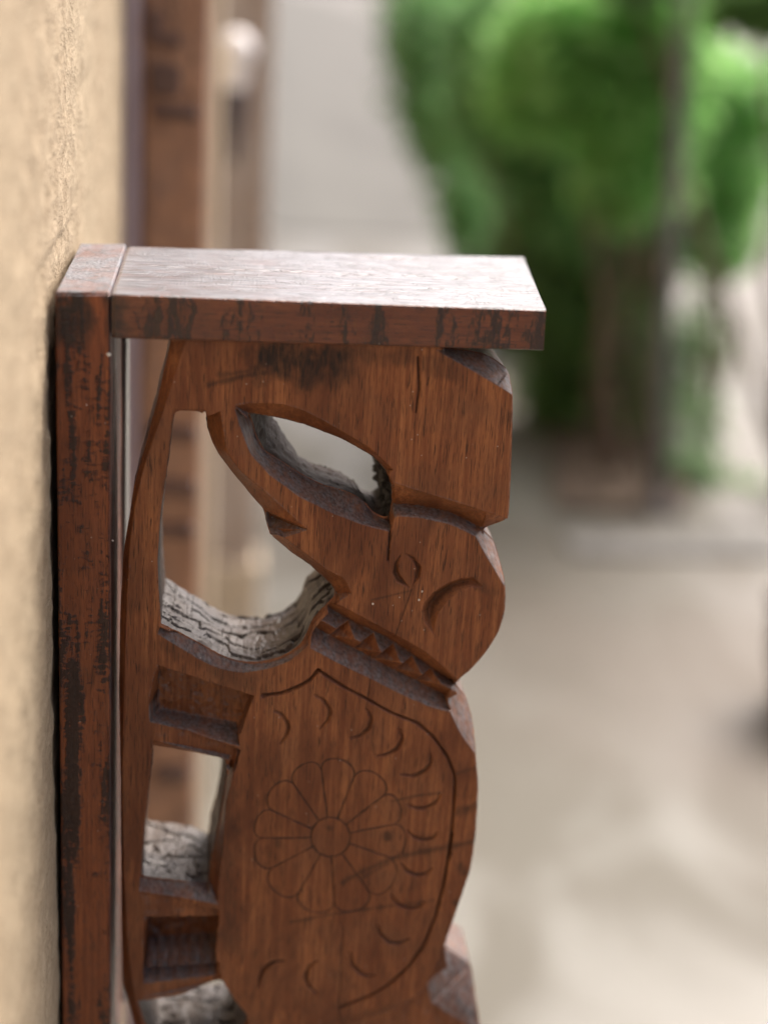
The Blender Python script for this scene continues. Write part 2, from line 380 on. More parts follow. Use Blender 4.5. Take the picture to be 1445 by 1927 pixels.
for col, flip in ((0, False), (n_len - 1, True)):
    c = V[:, col].mean(0); ci = len(Vf); Vf = np.vstack([Vf, c]); st = np.append(st, 0)
    r = np.arange(m_) * n_len + col; t3 = np.stack([np.full(m_, ci), r, np.roll(r, -1)], 1); caps.append(t3[:, ::-1] if flip else t3)
link('shelf_board', mesh_np('shelf_board', Vf - B0, [Fq] + caps, attrs={'stain': st, 'sky_sheen': np.append(shelf_sheen, [0, 0])}), M['shelf'], BR)

# --- post
pTR, pBL, pBR = at(207, 551, 0), at(120, 2100, 0), at(208, 2100, 0)
PD = onz(148, 458, P_TL[2])[1]
def post_c(t):
    l = P_TL + (pBL - P_TL) * t; r = pTR + (pBR - pTR) * t
    return np.array([(l[0], 0, l[2]), (r[0], 0, r[2]), (r[0], PD, r[2]), (l[0], PD, l[2])])
def post_disp(V, N, side):
    x, y, z = V[..., 0] * 1000, V[..., 1] * 1000, V[..., 2] * 1000
    d = 0.45 * fbm(x / 30, y / 30, z / 60, o=3) + 0.12 * fbm(x / 2.5, y / 2.5, z / 8, o=3)
    fr = (side == 0)[:, None]
    d = d + np.where(fr, -0.5 * np.clip(fbm(x / 4, z / 3.2, 5, o=4) - 0.22, 0, 1), 0)
    zt = P_TL[2] * 1000
    d = d - 0.8 * np.clip(1 - (zt - z) / 1.3, 0, 1)
    rt_ = (side == 1)[:, None]
    d = d + np.where(rt_, -2.5 * np.clip(1 - np.abs(y / PD / 1000 - 0.52) / 0.03, 0, 1) - 0.9 * (y / PD / 1000 > 0.52), 0)
    return V + N * (d / 1000)[..., None]
n_len = 700
V = sweep(post_c, n_len, (64, 110, 30, 20), post_disp, None, 0.0011); m_ = V.shape[0]; Fq = grid_faces(m_, n_len, closed_u=True)
Vf = V.reshape(-1, 3); caps = []
# worn end-grain cap: a sheet over the post's top whose rim turns down inside the sides
gu, gv_ = 60, 90; GU, GV = np.meshgrid(np.linspace(0, 1, gu), np.linspace(0, 1, gv_), indexing='ij')
c0, c1_, c2_, c3_ = post_c(0.0); CP = (c0 * ((1 - GU) * (1 - GV))[..., None] + c1_ * (GU * (1 - GV))[..., None] + c2_ * (GU * GV)[..., None] + c3_ * ((1 - GU) * GV)[..., None])
rim = np.minimum.reduce([GU * 31, (1 - GU) * 31, GV * 150, (1 - GV) * 150])
CP[..., 2] += 0.0004 + 0.00035 * fbm(CP[..., 0] * 60, CP[..., 1] * 60, 2, o=4) - 0.0022 * np.clip(1 - rim / 1.2, 0, 1) ** 2
k0 = len(Vf); Vf = np.vstack([Vf, CP.reshape(-1, 3)]); Fc = grid_faces(gu, gv_) + k0
post_sheen = np.zeros(len(Vf)); post_sheen[k0:] = np.clip(0.80 + 0.5 * fbm(CP[..., 0] * 80, CP[..., 1] * 60, 5, o=3), 0, 1).reshape(-1)  # painted sky reflection on the post's top
post_sheen[:k0] = (np.array([1.0 if 64 <= i < 174 else 0.0 for i in range(m_)])[:, None] * np.full((1, n_len), 0.22)).reshape(-1)  # fainter painted reflection down the right side
pst = np.zeros(len(Vf)); fx_, fz_ = Vf[:k0, 0] * 1000, (P_TL[2] - Vf[:k0, 2]) * 1000; relx = (Vf[:k0, 0] - P_TL[0]) / (pTR[0] - P_TL[0])
pst[:k0] = np.clip(1.6 - np.abs(fz_ - 15) / (9 + 7 * noise(fx_ / 5, 3.0)) * 1.0 - np.clip(relx - 0.5, 0, 1) * 6 + 0.9 * fbm(fx_ / 5, fz_ / 9, 4), 0, 1) * 0.92 * (Vf[:k0, 1] < 0.004)
pst[:k0] = np.maximum(pst[:k0], np.clip(1.3 - (1 - relx) * 9 - fz_ / 40 + 0.8 * fbm(fx_ / 4, fz_ / 10, 8), 0, 1) * (Vf[:k0, 1] < 0.006))
link('post', mesh_np('post', Vf - B0, [Fq, Fc], attrs={'sky_sheen': post_sheen, 'stain': pst}), M['post'], BR)
b = MB(); zt = at(230, 637, 0)[2]
b.box(np.array((pTR[0] - 0.004, PD * 0.76, pBL[2])) - B0, np.array((pTR[0] + 0.0022, PD * 0.985, zt)) - B0)
b.build('backing_strip', M['backing'], BR, bevel=0.0012)

# --- the elephant relief: a height field over the front plane, cut through by real openings
Y0 = 0.005                                         # recess of the relief's face behind the shelf front
THICK = 76.0                                       # mm
def crop(ox, oy, s): return lambda *pts: [(ox + p[0] / s, oy + p[1] / s) + tuple(p[2:]) for p in pts]
c1, c2, c3, c4 = crop(80, 430, 2.89), crop(560, 430, 2.89), crop(220, 740, 2.7788), crop(500, 840, 2.89)
c5, c6, c7, c8 = crop(220, 1200, 3.6125), crop(440, 1220, 2.89), crop(200, 1527, 3.6125), crop(540, 1527, 3.6125)
def D(pts, d): return [(p[0], p[1], p[2] if len(p) > 2 else d) for p in pts]
def fs(pts):                                       # picture points with depth (mm) -> relief coordinates (mm) + depth
    out = []
    for p in pts:
        d = p[2] if len(p) > 2 else 0.0
        q = at(p[0], p[1], Y0 + d / 1000); out.append((q[0] * 1000, q[2] * 1000, d))
    return np.array(out)
def dense(P, step=1.2, smooth=0):
    P = np.asarray(P, float); out = [P[0]]
    for a, c in zip(P[:-1], P[1:]):
        n = max(1, int(np.hypot(*(c - a)[:2]) / step))
        out += [a + (c - a) * (k + 1) / n for k in range(n)]
    out = np.array(out)
    for _ in range(smooth):
        out[1:-1] = 0.25 * out[:-2] + 0.5 * out[1:-1] + 0.25 * out[2:]
    return out

H = 0.46
pc_ = fs([(215, 625), (985, 625), (215, 2012), (985, 2012)])
X_ = np.arange(pc_[:, 0].min(), pc_[:, 0].max(), H); Z_ = np.arange(pc_[:, 1].min(), pc_[:, 1].max(), H)
NXg, NZg = len(X_), len(Z_); XX, ZZ = np.meshgrid(X_, Z_, indexing='ij')
DEPTH = np.zeros((NXg, NZg)); STAIN = np.zeros((NXg, NZg))

def win(P, m=3.0):
    a = max(0, int((P[:, 0].min() - m - X_[0]) / H)); b_ = min(NXg, int((P[:, 0].max() + m - X_[0]) / H) + 2)
    c = max(0, int((P[:, 1].min() - m - Z_[0]) / H)); d = min(NZg, int((P[:, 1].max() + m - Z_[0]) / H) + 2)
    return slice(a, b_), slice(c, d)
def inside(P, x, z):
    r = np.zeros(x.shape, bool); n = len(P)
    for i in range(n):
        x1, z1 = P[i, 0], P[i, 1]; x2, z2 = P[(i + 1) % n, 0], P[(i + 1) % n, 1]
        if z1 == z2: continue
        cnd = ((z1 > z) != (z2 > z)); r ^= cnd & (x < (x2 - x1) * (z - z1) / (z2 - z1) + x1)
    return r
def pdist(P, x, z, closed=False):
    """distance to a polyline and the depth of its nearest point"""
    best = np.full(x.shape, 1e9); dep = np.zeros(x.shape); n = len(P)
    for i in range(n if closed else n - 1):
        a, c = P[i], P[(i + 1) % n]; ex, ez = c[0] - a[0], c[1] - a[1]; L2 = ex * ex + ez * ez + 1e-12
        t = np.clip(((x - a[0]) * ex + (z - a[1]) * ez) / L2, 0, 1)
        d = (x - a[0] - t * ex) ** 2 + (z - a[1] - t * ez) ** 2; m = d < best
        best = np.where(m, d, best)
        if len(a) > 2: dep = np.where(m, a[2] + t * (c[2] - a[2]), dep)
    return np.sqrt(best), dep
def strip(A, B, mode='set', bulge=0.0):
    A, B = dense(fs(A), 1.6, 3), dense(fs(B), 1.6, 3); P = np.vstack([A, B[::-1]]); w = win(P); x, z = XX[w], ZZ[w]
    m = inside(P, x, z); dA, a = pdist(A, x, z); dB, b_ = pdist(B, x, z); t = dA / (dA + dB + 1e-9)
    v = a + (b_ - a) * (t + bulge * t * (1 - t)); v = v + 0.25 * noise(x / 4, z / 4, 3.3) * np.clip(dA, 0, 1)
    DEPTH[w] = np.where(m, v if mode == 'set' else np.maximum(DEPTH[w], v), DEPTH[w])
def region(P, d, rough=0.3):
    P = fs(P); w = win(P); m = inside(P, XX[w], ZZ[w]); DEPTH[w] = np.where(m, d + rough * fbm(XX[w] / 5, ZZ[w] / 5, d, o=3), DEPTH[w])
def bowl(P, slope, dmax, stain=0.0, smooth=0):
    P = fs(P)
    w = win(P); x, z = XX[w], ZZ[w]; m = inside(P, x, z); d, _ = pdist(P, x, z, True)
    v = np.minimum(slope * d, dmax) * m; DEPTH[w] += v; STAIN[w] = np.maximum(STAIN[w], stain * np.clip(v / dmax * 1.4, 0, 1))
def groove(P, wd, dp, stain=0.0, smooth=2, side=0.0):
    P = dense(fs(P)[:, :2], 1.5, smooth); w = win(P, wd + 2); d, _ = pdist(P, XX[w], ZZ[w])
    wv = wd * (1 + 0.35 * noise(XX[w] / 5, ZZ[w] / 5, wd * 9)); v = np.clip(1 - d / wv, 0, 1)
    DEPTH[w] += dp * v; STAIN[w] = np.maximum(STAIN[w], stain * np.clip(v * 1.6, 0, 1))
def stroke(P, wd, amt, nz=0.6):
    P = dense(fs(P)[:, :2], 3.0); w = win(P, wd * 2); d, _ = pdist(P, XX[w], ZZ[w])
    v = np.clip(1.25 - d / wd + nz * fbm(XX[w] / 6, ZZ[w] / 9, wd, o=4), 0, 1); STAIN[w] = np.maximum(STAIN[w], amt * np.clip(v, 0, 1))
def crescent(P, wd, dp, stain=0.5):
    P = np.array(P, float); P = dense(P, 3.0, 3); n = len(P); t = np.gradient(P, axis=0); t /= np.linalg.norm(t, axis=1, keepdims=True)
    nn = np.stack([-t[:, 1], t[:, 0]], 1); k = wd * (0.35 + 0.65 * np.sin(np.pi * np.linspace(0.08, 0.92, n)))[:, None]
    Q = [tuple(q) for q in np.vstack([P + nn * k, (P - nn * k)[::-1]])]; bowl(Q, 1.25, dp, stain)

# outlines ---------------------------------------------------------
body_left = c5((930, 400), (870, 560), (830, 740), (800, 900), (740, 1130), (722, 1400)) + c7((765, 500), (760, 650), (740, 800), (745, 950), (780, 1130), (870, 1250), (960, 1340), (1150, 1445))
facet_trunk_A = D(c2((750, 655), (880, 730), (1000, 800), (1080, 850), (1165, 905)), 0)
facet_trunk_B = c2((800, 640, 12), (1010, 676, 16), (1080, 715, 18), (1150, 768, 16), (1170, 895, 4))
facet_head_A = D(c4((1140, 490), (1200, 600), (1260, 700), (1303, 770)), 0)
facet_head_B = c4((1172, 448, 12), (1240, 508, 18), (1268, 598, 13), (1302, 740, 3))
facet_body_A = D(c6((1150, 285), (1185, 370), (1240, 480), (1308, 575)), 0)
facet_body_B = c6((1205, 200, 13), (1260, 258, 20), (1300, 395, 13), (1314, 555, 3))
block_A = c8((955, 1170, 13), (980, 1310, 13), (1100, 1380, 13), (1200, 1440, 13), (1310, 1500, 13))
block_B = c8((1070, 925, 34), (1250, 1035, 34), (1290, 1320, 20), (1320, 1500, 14))
outer = [(321, 622, 2), (321, 643, 7), (301, 734, 7), (274, 838, 7), (253, 914, 7), (233, 1039, 7), (226, 1150, 7), (224, 1300, 7), (226, 1450, 7), (227, 1640, 7), (228, 1760, 7),
         (231, 1848, 7), (252, 1927, 7), (285, 2010, 7), (915, 2010, 13)]
outer += block_B[::-1] + [(838, 1774, 3)] + D(c8((1100, 830), (1180, 600), (1250, 390), (1280, 180), (1292, 20)), 1) + [(900, 1476, 1)]
outer += facet_body_B[::-1] + [(858, 1284, 2), (888, 1259, 1), (915, 1228, 1), (939, 1189, 1), (950, 1151, 1), (952, 1122, 1)]
outer += facet_head_B[::-1] + [(957, 977, 1), (961, 900, 1), (963, 840, 1), (965, 780, 1)] + facet_trunk_B[::-1] + [(800, 622, 5)]
ear_A = D(c3((545, 95), (565, 230), (575, 310), (645, 405), (760, 500), (860, 590), (1000, 712)), 0)
ear_B = D(c3((467, 95), (480, 210), (520, 300), (600, 410), (700, 530), (770, 610), (795, 735)), 13)
low_A = D(c3((800, 738), (862, 742), (1000, 845), (1100, 925), (1195, 970), (1228, 1045)), 0)
low_B = D(c3((795, 735), (850, 780), (920, 840), (1000, 890), (1060, 945), (1120, 1000), (1150, 1050)), 12)
H1 = D(c3((230, 1205), (212, 900), (226, 640), (271, 320), (300, 90)), 1) + D(c3((455, 95)), 1) + ear_B + low_B[1:] + \
     D(c3((1085, 1110), (1015, 1190), (995, 1255), (955, 1322), (880, 1370), (790, 1400), (700, 1408), (620, 1398), (540, 1368), (440, 1310), (330, 1252)), 6)
slitT_A = D(c3((612, 65), (700, 48), (850, 50), (960, 80), (1080, 140), (1200, 210), (1330, 290), (1445, 400)), 0)
slitT_B = D(c3((690, 105), (860, 130), (1000, 170), (1180, 240), (1340, 330), (1405, 400)), 11)
earT_A = D(c3((612, 70), (645, 180), (700, 320), (800, 430), (950, 540), (1130, 630), (1270, 680), (1425, 722)), 0)
earT_B = D(c3((690, 105), (712, 150), (726, 220), (772, 300), (850, 345), (960, 420), (1080, 480), (1200, 510), (1285, 555), (1340, 625), (1418, 655)), 17)
H2 = slitT_B + D(c3((1425, 450), (1440, 520), (1432, 600), (1418, 655)), 14) + earT_B[::-1][1:-1]
H3 = D(c5((248, 735), (500, 778), (725, 822)), 6) + D(c5((748, 860), (722, 1050), (692, 1245)), 22) + D(c7((705, 350), (690, 492)), 14) + D(c7((560, 478), (400, 462), (237, 442)), 6) + D(c5((190, 1250), (222, 1000)), 1)
H4 = D(c7((212, 1280), (360, 1265), (500, 1243), (640, 1192), (780, 1142)), 3) + D(c7((860, 1225), (945, 1330), (960, 1420), (850, 1560)), 10) + D(c7((600, 1640), (330, 1650)), 3)
HOLES = [H1, H2, H3, H4]

# relief steps ------------------------------------------------------
DEPTH += 0.75 * fbm(XX / 26, ZZ / 38, 0.5, o=3) + 0.10 * fbm(XX / 7, ZZ / 10, 1.5, o=2) + 0.3
rail_A = [(350, 640), (319, 741), (288, 828), (266, 900), (254, 956), (246, 1013), (239, 1136), (236, 1244), (233, 1350), (231, 1449), (233, 1638), (241, 1776), (252, 1870), (272, 1945), (300, 2012)]
strip(D(rail_A, 0), [(318, 640, 7.5), (299, 734, 7.5), (272, 838, 7.5), (251, 914, 7.5), (231, 1039, 7.5), (224, 1150, 7.5), (221, 1300, 7.5), (223, 1450, 7.5), (225, 1640, 7.5), (226, 1760, 7.5), (229, 1848, 7.5), (250, 1927, 7.5), (283, 2012, 7.5)])
strip(facet_trunk_A, facet_trunk_B); strip(facet_head_A, facet_head_B); strip(facet_body_A, facet_body_B)
# leg bars sink towards the body's edge
strip(D(c5((281, 700), (300, 820)), 0) if False else D(c5((262, 560), (255, 735)), 0), D(c5((838, 735), (800, 880)), 6))
strip(D(c7((225, 545), (255, 730)), 0), D(c7((768, 640), (760, 755)), 6))
strip(D(c7((255, 1055), (210, 1275)), 0), D(c7((765, 1030), (785, 1145)), 6))
# lower hem below the body
body_bot = c8((1075, 900), (1000, 1080), (950, 1190), (850, 1275), (700, 1355), (500, 1435), (350, 1500), (100, 1540), (-60, 1500))
region(D(body_bot, 0) + [(505, 1935), (470, 1960), (420, 2025), (930, 2025), (930, 1790)], 13.0, 0.6)
strip(block_A, block_B)
# ear, slit, jaw
strip(ear_A, ear_B); strip(low_A, low_B)
bowl(c3((775, 640), (1000, 712), (800, 742), (785, 700)), 1.9, 12, 0.3)
strip(slitT_A, slitT_B); strip(earT_A, earT_B, bulge=0.3)
strip(D(c3((215, 1262), (330, 1335), (420, 1388), (500, 1428), (570, 1452), (660, 1466), (800, 1440), (900, 1402), (1000, 1322)), 0),
      D(c3((226, 1203), (330, 1252), (440, 1310), (540, 1368), (620, 1398), (700, 1410), (790, 1402), (880, 1372), (955, 1324), (1003, 1255)), 7))
# trunk / head valley
valley = D(c4((690, 310), (850, 322), (1000, 355), (1100, 405), (1172, 448)), 12)
strip(D(c4((695, 195), (850, 245), (1000, 290), (1280, 378), (1326, 392)), 0), valley + D(c4((1250, 420)), 8))
strip(D(c4((690, 400), (712, 375), (850, 390), (1000, 425), (1080, 460), (1145, 492)), 0), valley)
# recesses between the legs
region(D(c5((266, 188), (930, 402), (872, 560), (846, 640)), 0) + D(c5((822, 577), (290, 482)), 18), 18, 1.0)
strip(D(c5((222, 570), (520, 652), (834, 742)), 0), D(c5((290, 482), (556, 528), (822, 577)), 18))
strip(D(c5((264, 186), (216, 440), (222, 570)), 0), [fs_ for fs_ in (D(c5((284, 195)), 0) + D(c5((280, 330), (290, 482)), 18))])
region(D(c7((262, 722), (758, 748), (746, 930)), 0) + D(c7((746, 940), (272, 962)), 34), 34, 1.2)
strip(D(c7((250, 1064), (770, 1030)), 0), D(c7((270, 960), (752, 936)), 34))
strip(D(c7((250, 718), (250, 1064)), 0), D(c7((276, 735)), 0) + D(c7((282, 850), (271, 962)), 34))
# frame edges around the square opening
strip(D(c5((250, 698), (500, 760), (765, 832)), 0), D(c5((246, 736), (500, 780), (728, 824)), 7))
strip(D(c5((832, 745), (800, 900), (742, 1130), (724, 1400)) + c7((765, 500), (762, 640)), 0), D(c5((770, 822)), 10) + D(c5((750, 862), (724, 1050), (694, 1245)), 22) + D(c7((706, 350), (694, 494)), 14))
strip(D(c7((224, 548), (500, 590), (768, 642)), 0), D(c7((234, 440), (400, 460), (560, 476), (694, 492)), 7))
# collar
J = D(c4((330, 822), (440, 882), (560, 945), (700, 1020), (860, 1110), (960, 1190), (1042, 1270)), 0)
J2 = D(c4((335, 868), (490, 960), (600, 1005), (720, 1075), (830, 1152), (950, 1240), (1036, 1290)), 13)
Mid = D(c4((300, 945), (370, 985), (500, 1058), (620, 1115), (740, 1178), (850, 1238), (1005, 1318)), 1.6)
Low = D(c4((250, 968), (400, 1058), (520, 1115), (640, 1183), (760, 1243), (880, 1303), (975, 1352)), 13)
Edge = D(c4((244, 1102), (387, 1178), (527, 1248), (667, 1313), (787, 1373), (900, 1420), (1010, 1448)), 0)
strip(J, J2); strip(J2, Mid); strip(Mid, Low); strip(Edge, Low)
notch = fs(D(c4((400, 1010), (535, 1080), (648, 1135), (760, 1195), (868, 1258)), 6)); cdir = notch[-1, :2] - notch[0, :2]; cdir /= np.linalg.norm(cdir); cper = np.array([-cdir[1], cdir[0]])
Pcol = np.vstack([fs(J2), fs(Low)[::-1]]); w = win(Pcol); mcol = inside(Pcol, XX[w], ZZ[w])
for q in notch:
    s_ = (XX[w] - q[0]) * cdir[0] + (ZZ[w] - q[1]) * cdir[1]; t_ = (XX[w] - q[0]) * cper[0] + (ZZ[w] - q[1]) * cper[1]
    s2 = s_ - 0.30 * t_
    v = np.where(s2 < 0, 13.5 + 2.4 * s2, 13.5 - 1.2 * s2) - 0.2 * np.clip(t_, 0, 9)
    DEPTH[w] = np.where(mcol & (s2 < 9.5) & (s2 > -6), np.maximum(DEPTH[w], v), DEPTH[w])
DEPTH_CUT = DEPTH.copy()
# eye and mouth
bowl(c4((745, 573), (700, 630), (688, 690), (710, 740), (790, 777), (755, 730), (728, 690), (722, 640)), 1.5, 2.6, 0.7)
bowl(c4((745, 573), (805, 600), (850, 655), (842, 712), (790, 777), (808, 720), (818, 665), (795, 620)), 1.5, 2.6, 0.7)
bowl(c4((1190, 770), (1130, 713), (1060, 718), (990, 745), (915, 790), (862, 850), (845, 900), (862, 960), (915, 1027), (925, 960), (945, 905), (990, 845), (1040, 803), (1110, 772)), 1.15, 6.5, 0.7)
# incised border of the blanket
BORDER = c6((160, 262), (260, 248), (350, 215), (410, 180), (460, 125), (600, 215), (730, 282), (860, 355), (1000, 410), (1090, 490), (1160, 590), (1200, 690), (1205, 730), (1190, 950), (1170, 1150)) + \
         c8((1125, 150), (1105, 280), (1060, 520), (1010, 720), (930, 920), (830, 1060), (700, 1180), (550, 1270), (358, 1340))
groove(BORDER[:5], 1.9, 2.5, 0.75, 1); groove(BORDER[4:15], 1.35, 2.1, 0.7, 1); groove(BORDER[14:], 1.55, 2.4, 0.8, 1)
for P in (c6((215, 340), (265, 365), (298, 420), (288, 470), (250, 525)), c6((435, 255), (490, 285), (525, 345), (510, 400), (465, 445)),
          c6((722, 332), (750, 380), (735, 440), (690, 480), (630, 495)), c6((895, 435), (920, 490), (890, 550), (840, 580), (775, 592)),
          c6((1070, 570), (1075, 625), (1040, 670), (980, 700), (905, 690)), c6((1125, 790), (1105, 840), (1050, 875), (990, 875), (935, 848)),
          c6((1110, 1000), (1090, 1035), (1040, 1050), (980, 1035), (940, 990)), c6((1080, 1195), (1050, 1230), (1000, 1240), (940, 1218), (908, 1168)),
          c8((705, 568), (740, 630), (810, 665), (890, 660), (940, 615)), c8((615, 772), (632, 840), (700, 900), (770, 905), (838, 868)),
          c8((430, 955), (440, 1040), (490, 1100), (540, 1128), (608, 1115)), c8((212, 1018), (150, 1060), (126, 1130), (150, 1200), (212, 1252)),
          c7((1222, 1020), (1130, 1032), (1070, 1080), (1042, 1140), (1032, 1210))):
    crescent(P, 4.9, 3.0, 0.8)
# flower
fc = np.array([525, 1030.0]); notches = np.array([(475, 660), (655, 700), (815, 805), (872, 960), (850, 1140), (735, 1325), (546, 1385), (352, 1335), (206, 1200), (155, 1038), (206, 885), (322, 740)], float)
th = np.linspace(0, 2 * np.pi, 48); groove(c6(*[tuple(fc + 107 * np.array([math.cos(a), math.sin(a)])) for a in th]), 0.7, 0.8, 1.0, 0)
for i in range(12):
    a, c = notches[i], notches[(i + 1) % 12]; d = (a - fc) / np.linalg.norm(a - fc)
    groove(c6(tuple(fc + d * 108), tuple(a)), 0.65, 0.75, 1.0, 0)
    mid = (a + c) / 2; nrm = (mid - fc) / np.linalg.norm(mid - fc); L_ = np.linalg.norm(c - a); pts = []
    for k in np.linspace(0, np.pi, 14):
        pts.append(tuple(mid - (c - a) / 2 * math.cos(k) + nrm * math.sin(k) ** 0.8 * L_ * 0.40))
    groove(c6(*pts), 0.65, 0.75, 1.0, 0)
# drying cracks
groove(c2((655, 700), (658, 780), (662, 880), (652, 940), (646, 1000)), 0.8, 1.8, 0.95, 0); groove(c2((715, 810), (706, 850)), 0.7, 1.0, 0.8, 0)
groove(c4((686, 330), (680, 430), (672, 520), (665, 620)), 0.9, 2.0, 0.95, 0); groove(c4((795, 777), (770, 850), (730, 960), (700, 1050)), 0.5, 0.8, 0.85, 0)
groove(c6((752, 60), (745, 160), (728, 290), (718, 335)), 0.5, 0.8, 0.85, 0); groove(c4((980, 430), (960, 500)), 0.4, 0.5, 0.7, 0)
groove(c8((300, 300), (318, 560), (320, 700), (310, 790)), 0.5, 0.6, 0.75, 0); groove(c8((385, 790), (372, 1000), (365, 1150), (352, 1345), (365, 1460)), 0.7, 0.9, 0.8, 0)
groove(c3((1130, 470), (1120, 540), (1135, 630)), 0.5, 0.8, 0.7, 0)
for k in range(26):                                # hairline checks along the grain
    u0, v0 = rng.uniform(300, 940), rng.uniform(680, 1900); L_ = rng.uniform(15, 60)
    groove([(u0, v0), (u0 + rng.uniform(-2, 2), v0 + L_ / 2), (u0 + rng.uniform(-3, 3), v0 + L_)], 0.42, 0.35, 0.55, 0)
# old dark finish left in strokes
stroke(c1((905, 850), (1100, 800), (1280, 770), (1440, 740)), 2.2, 0.75, 1.0); stroke(c1((960, 800), (1150, 770), (1400, 690)), 2.2, 0.6, 1.1)
stroke(c2((-180, 700), (0, 730), (90, 760), (180, 720)), 13.0, 1.0, 0.9); stroke(c2((40, 690), (70, 670), (110, 690)), 4, 1.0); stroke(c2((30, 800), (150, 800), (240, 760)), 9.0, 0.7)
stroke(c2((300, 690), (620, 700), (860, 790)), 6, 0.45, 1.2); stroke(c4((1130, 740), (1230, 800)), 4, 0.4, 1.0)
stroke(c6((590, 1280), (700, 1215), (880, 1140), (1160, 1085), (1325, 1050)), 2.4, 0.6); stroke(c6((860, 835), (1000, 805), (1125, 790)), 1.3, 0.6)
stroke(c6((700, 1250), (840, 1170)), 1.6, 0.5); stroke(c6((1220, 680), (1325, 650)), 2.2, 0.5, 1.0); stroke(c6((1200, 900), (1325, 850)), 3.2, 0.5, 1.2)
stroke(c6((835, 1010), (835, 1030)), 3.0, 0.75); stroke(c6((515, 980), (520, 985)), 2.2, 0.5); stroke(c6((240, 1050), (245, 1070)), 3.0, 0.5); stroke(c6((0, 980), (20, 1000)), 4.0, 0.5)
stroke(c8((20, 760), (320, 700), (700, 650), (1000, 610)), 1.4, 0.55, 1.0); stroke(c8((1170, 380), (1200, 420)), 3.5, 0.6); stroke(c8((1140, 620), (1160, 640)), 2.5, 0.7)
stroke(c4((583, 835), (790, 785)), 0.9, 0.5); stroke([(620, 1927), (740, 1900)], 4, 0.3, 1.0); stroke([(430, 1500), (430, 1780)], 7, 0.35, 1.5)
stroke([(300, 1210), (470, 1290)], 6, 0.35, 1.2)

for hp in HOLES:
    Ph = fs(hp); w = win(Ph, 3); d_, dep_ = pdist(Ph, XX[w], ZZ[w], True); ins_ = inside(Ph, XX[w], ZZ[w])
    DEPTH[w] = np.where(ins_ | (d_ < 0.9), dep_ + 0.2 * fbm(XX[w] / 3, ZZ[w] / 3, 6), DEPTH[w])
Ph = fs(outer); d_, dep_ = pdist(Ph, XX, ZZ, True); ins_ = inside(Ph, XX, ZZ)
DEPTH = np.where(~ins_ | (d_ < 0.8), np.maximum(dep_, 0.3) + 0.1, DEPTH)
# solid test: f > 0 inside wood
def sdf(P):
    P = fs(P); P = dense(np.vstack([P, P[:1]]), 2.2, 3)[:-1, :2]; d, _ = pdist(P, XX, ZZ, True); return np.where(inside(P, XX, ZZ), d, -d)
OUT = sdf(outer); HS = [-sdf(h) for h in HOLES]
jag = 0.28 * fbm(XX / 4.5, ZZ / 4.5, 9.1, o=3)
brk = np.exp(-(((XX - fs(c3((1380, 520)))[0, 0]) / 12) ** 2 + ((ZZ - fs(c3((1380, 520)))[0, 1]) / 14) ** 2))     # the broken end of the slit
fields = [OUT + jag * 0.8] + [h + jag for h in HS]; fields[2] = fields[2] + brk * 2.0 * fbm(XX / 4, ZZ / 3.2, 2.7, o=3)
FI = np.stack(fields, 0); F_ = FI.min(0); WHICH = FI.argmin(0)
DEPTH += 0.7 * np.clip(1 - F_ / 0.9, 0, 1) ** 1.5                       # worn arris
g0, g1_ = np.gradient(F_, H); gl = np.hypot(g0, g1_) + 1e-9; GN0, GN1 = -g0 / gl, -g1_ / gl     # points out of the wood

# regions -> parts
def inpoly(P, x, z): return inside(fs(P)[:, :2], x, z)
trunk_P = [(300, 600), (985, 600), (985, 990)] + D(c4((1172, 448, 12), (1100, 405, 12), (1000, 355, 12), (850, 322, 12), (690, 310, 12), (640, 180, 12)), 12) + D(c3((1180, 240), (860, 130), (612, 64), (460, 92), (300, 90)), 0) + [(240, 772), (240, 600)]
rail_P = [(200, 600), (345, 600), (345, 760)] + D(c3((300, 90), (271, 320), (226, 640), (212, 900), (215, 1262)), 0) + D(c5((264, 186), (216, 440), (222, 570), (250, 700), (190, 1250), (165, 1500)), 0) + D(c7((230, 545), (250, 718), (250, 1064), (205, 1275)), 0) + [(262, 1900), (300, 2040), (190, 2040)]
ear_P = D(c3((300, 88), (460, 92), (612, 64), (800, 100), (1300, 300), (1400, 560), (1430, 640), (1425, 722), (1130, 730), (1000, 712), (780, 760), (300, 300)), 0)
collar_P = [(p[0], p[1], p[2]) for p in J2] + [(880, 1320, 0), (870, 1360, 0)] + [(p[0], p[1], p[2]) for p in Edge[::-1]]
blanket_P = D(BORDER, 0) + D(c8((350, 1420)), 0) + [(620, 1945), (540, 1940)] + D(body_left[::-1], 0)
legs_P = [D(c5((222, 570), (834, 742), (800, 880), (724, 824), (240, 740)), 0), D(c7((224, 545), (768, 642), (760, 752), (250, 722)), 0), D(c7((250, 1064), (770, 1030), (790, 1150), (500, 1270), (200, 1290)), 0)]
NAMES = ['trunk', 'side_rail', 'ear', 'tooth', 'collar', 'leg', 'leg', 'leg', 'blanket', 'head', 'body']
neck = fs([(580, 1130), (600, 1215)])
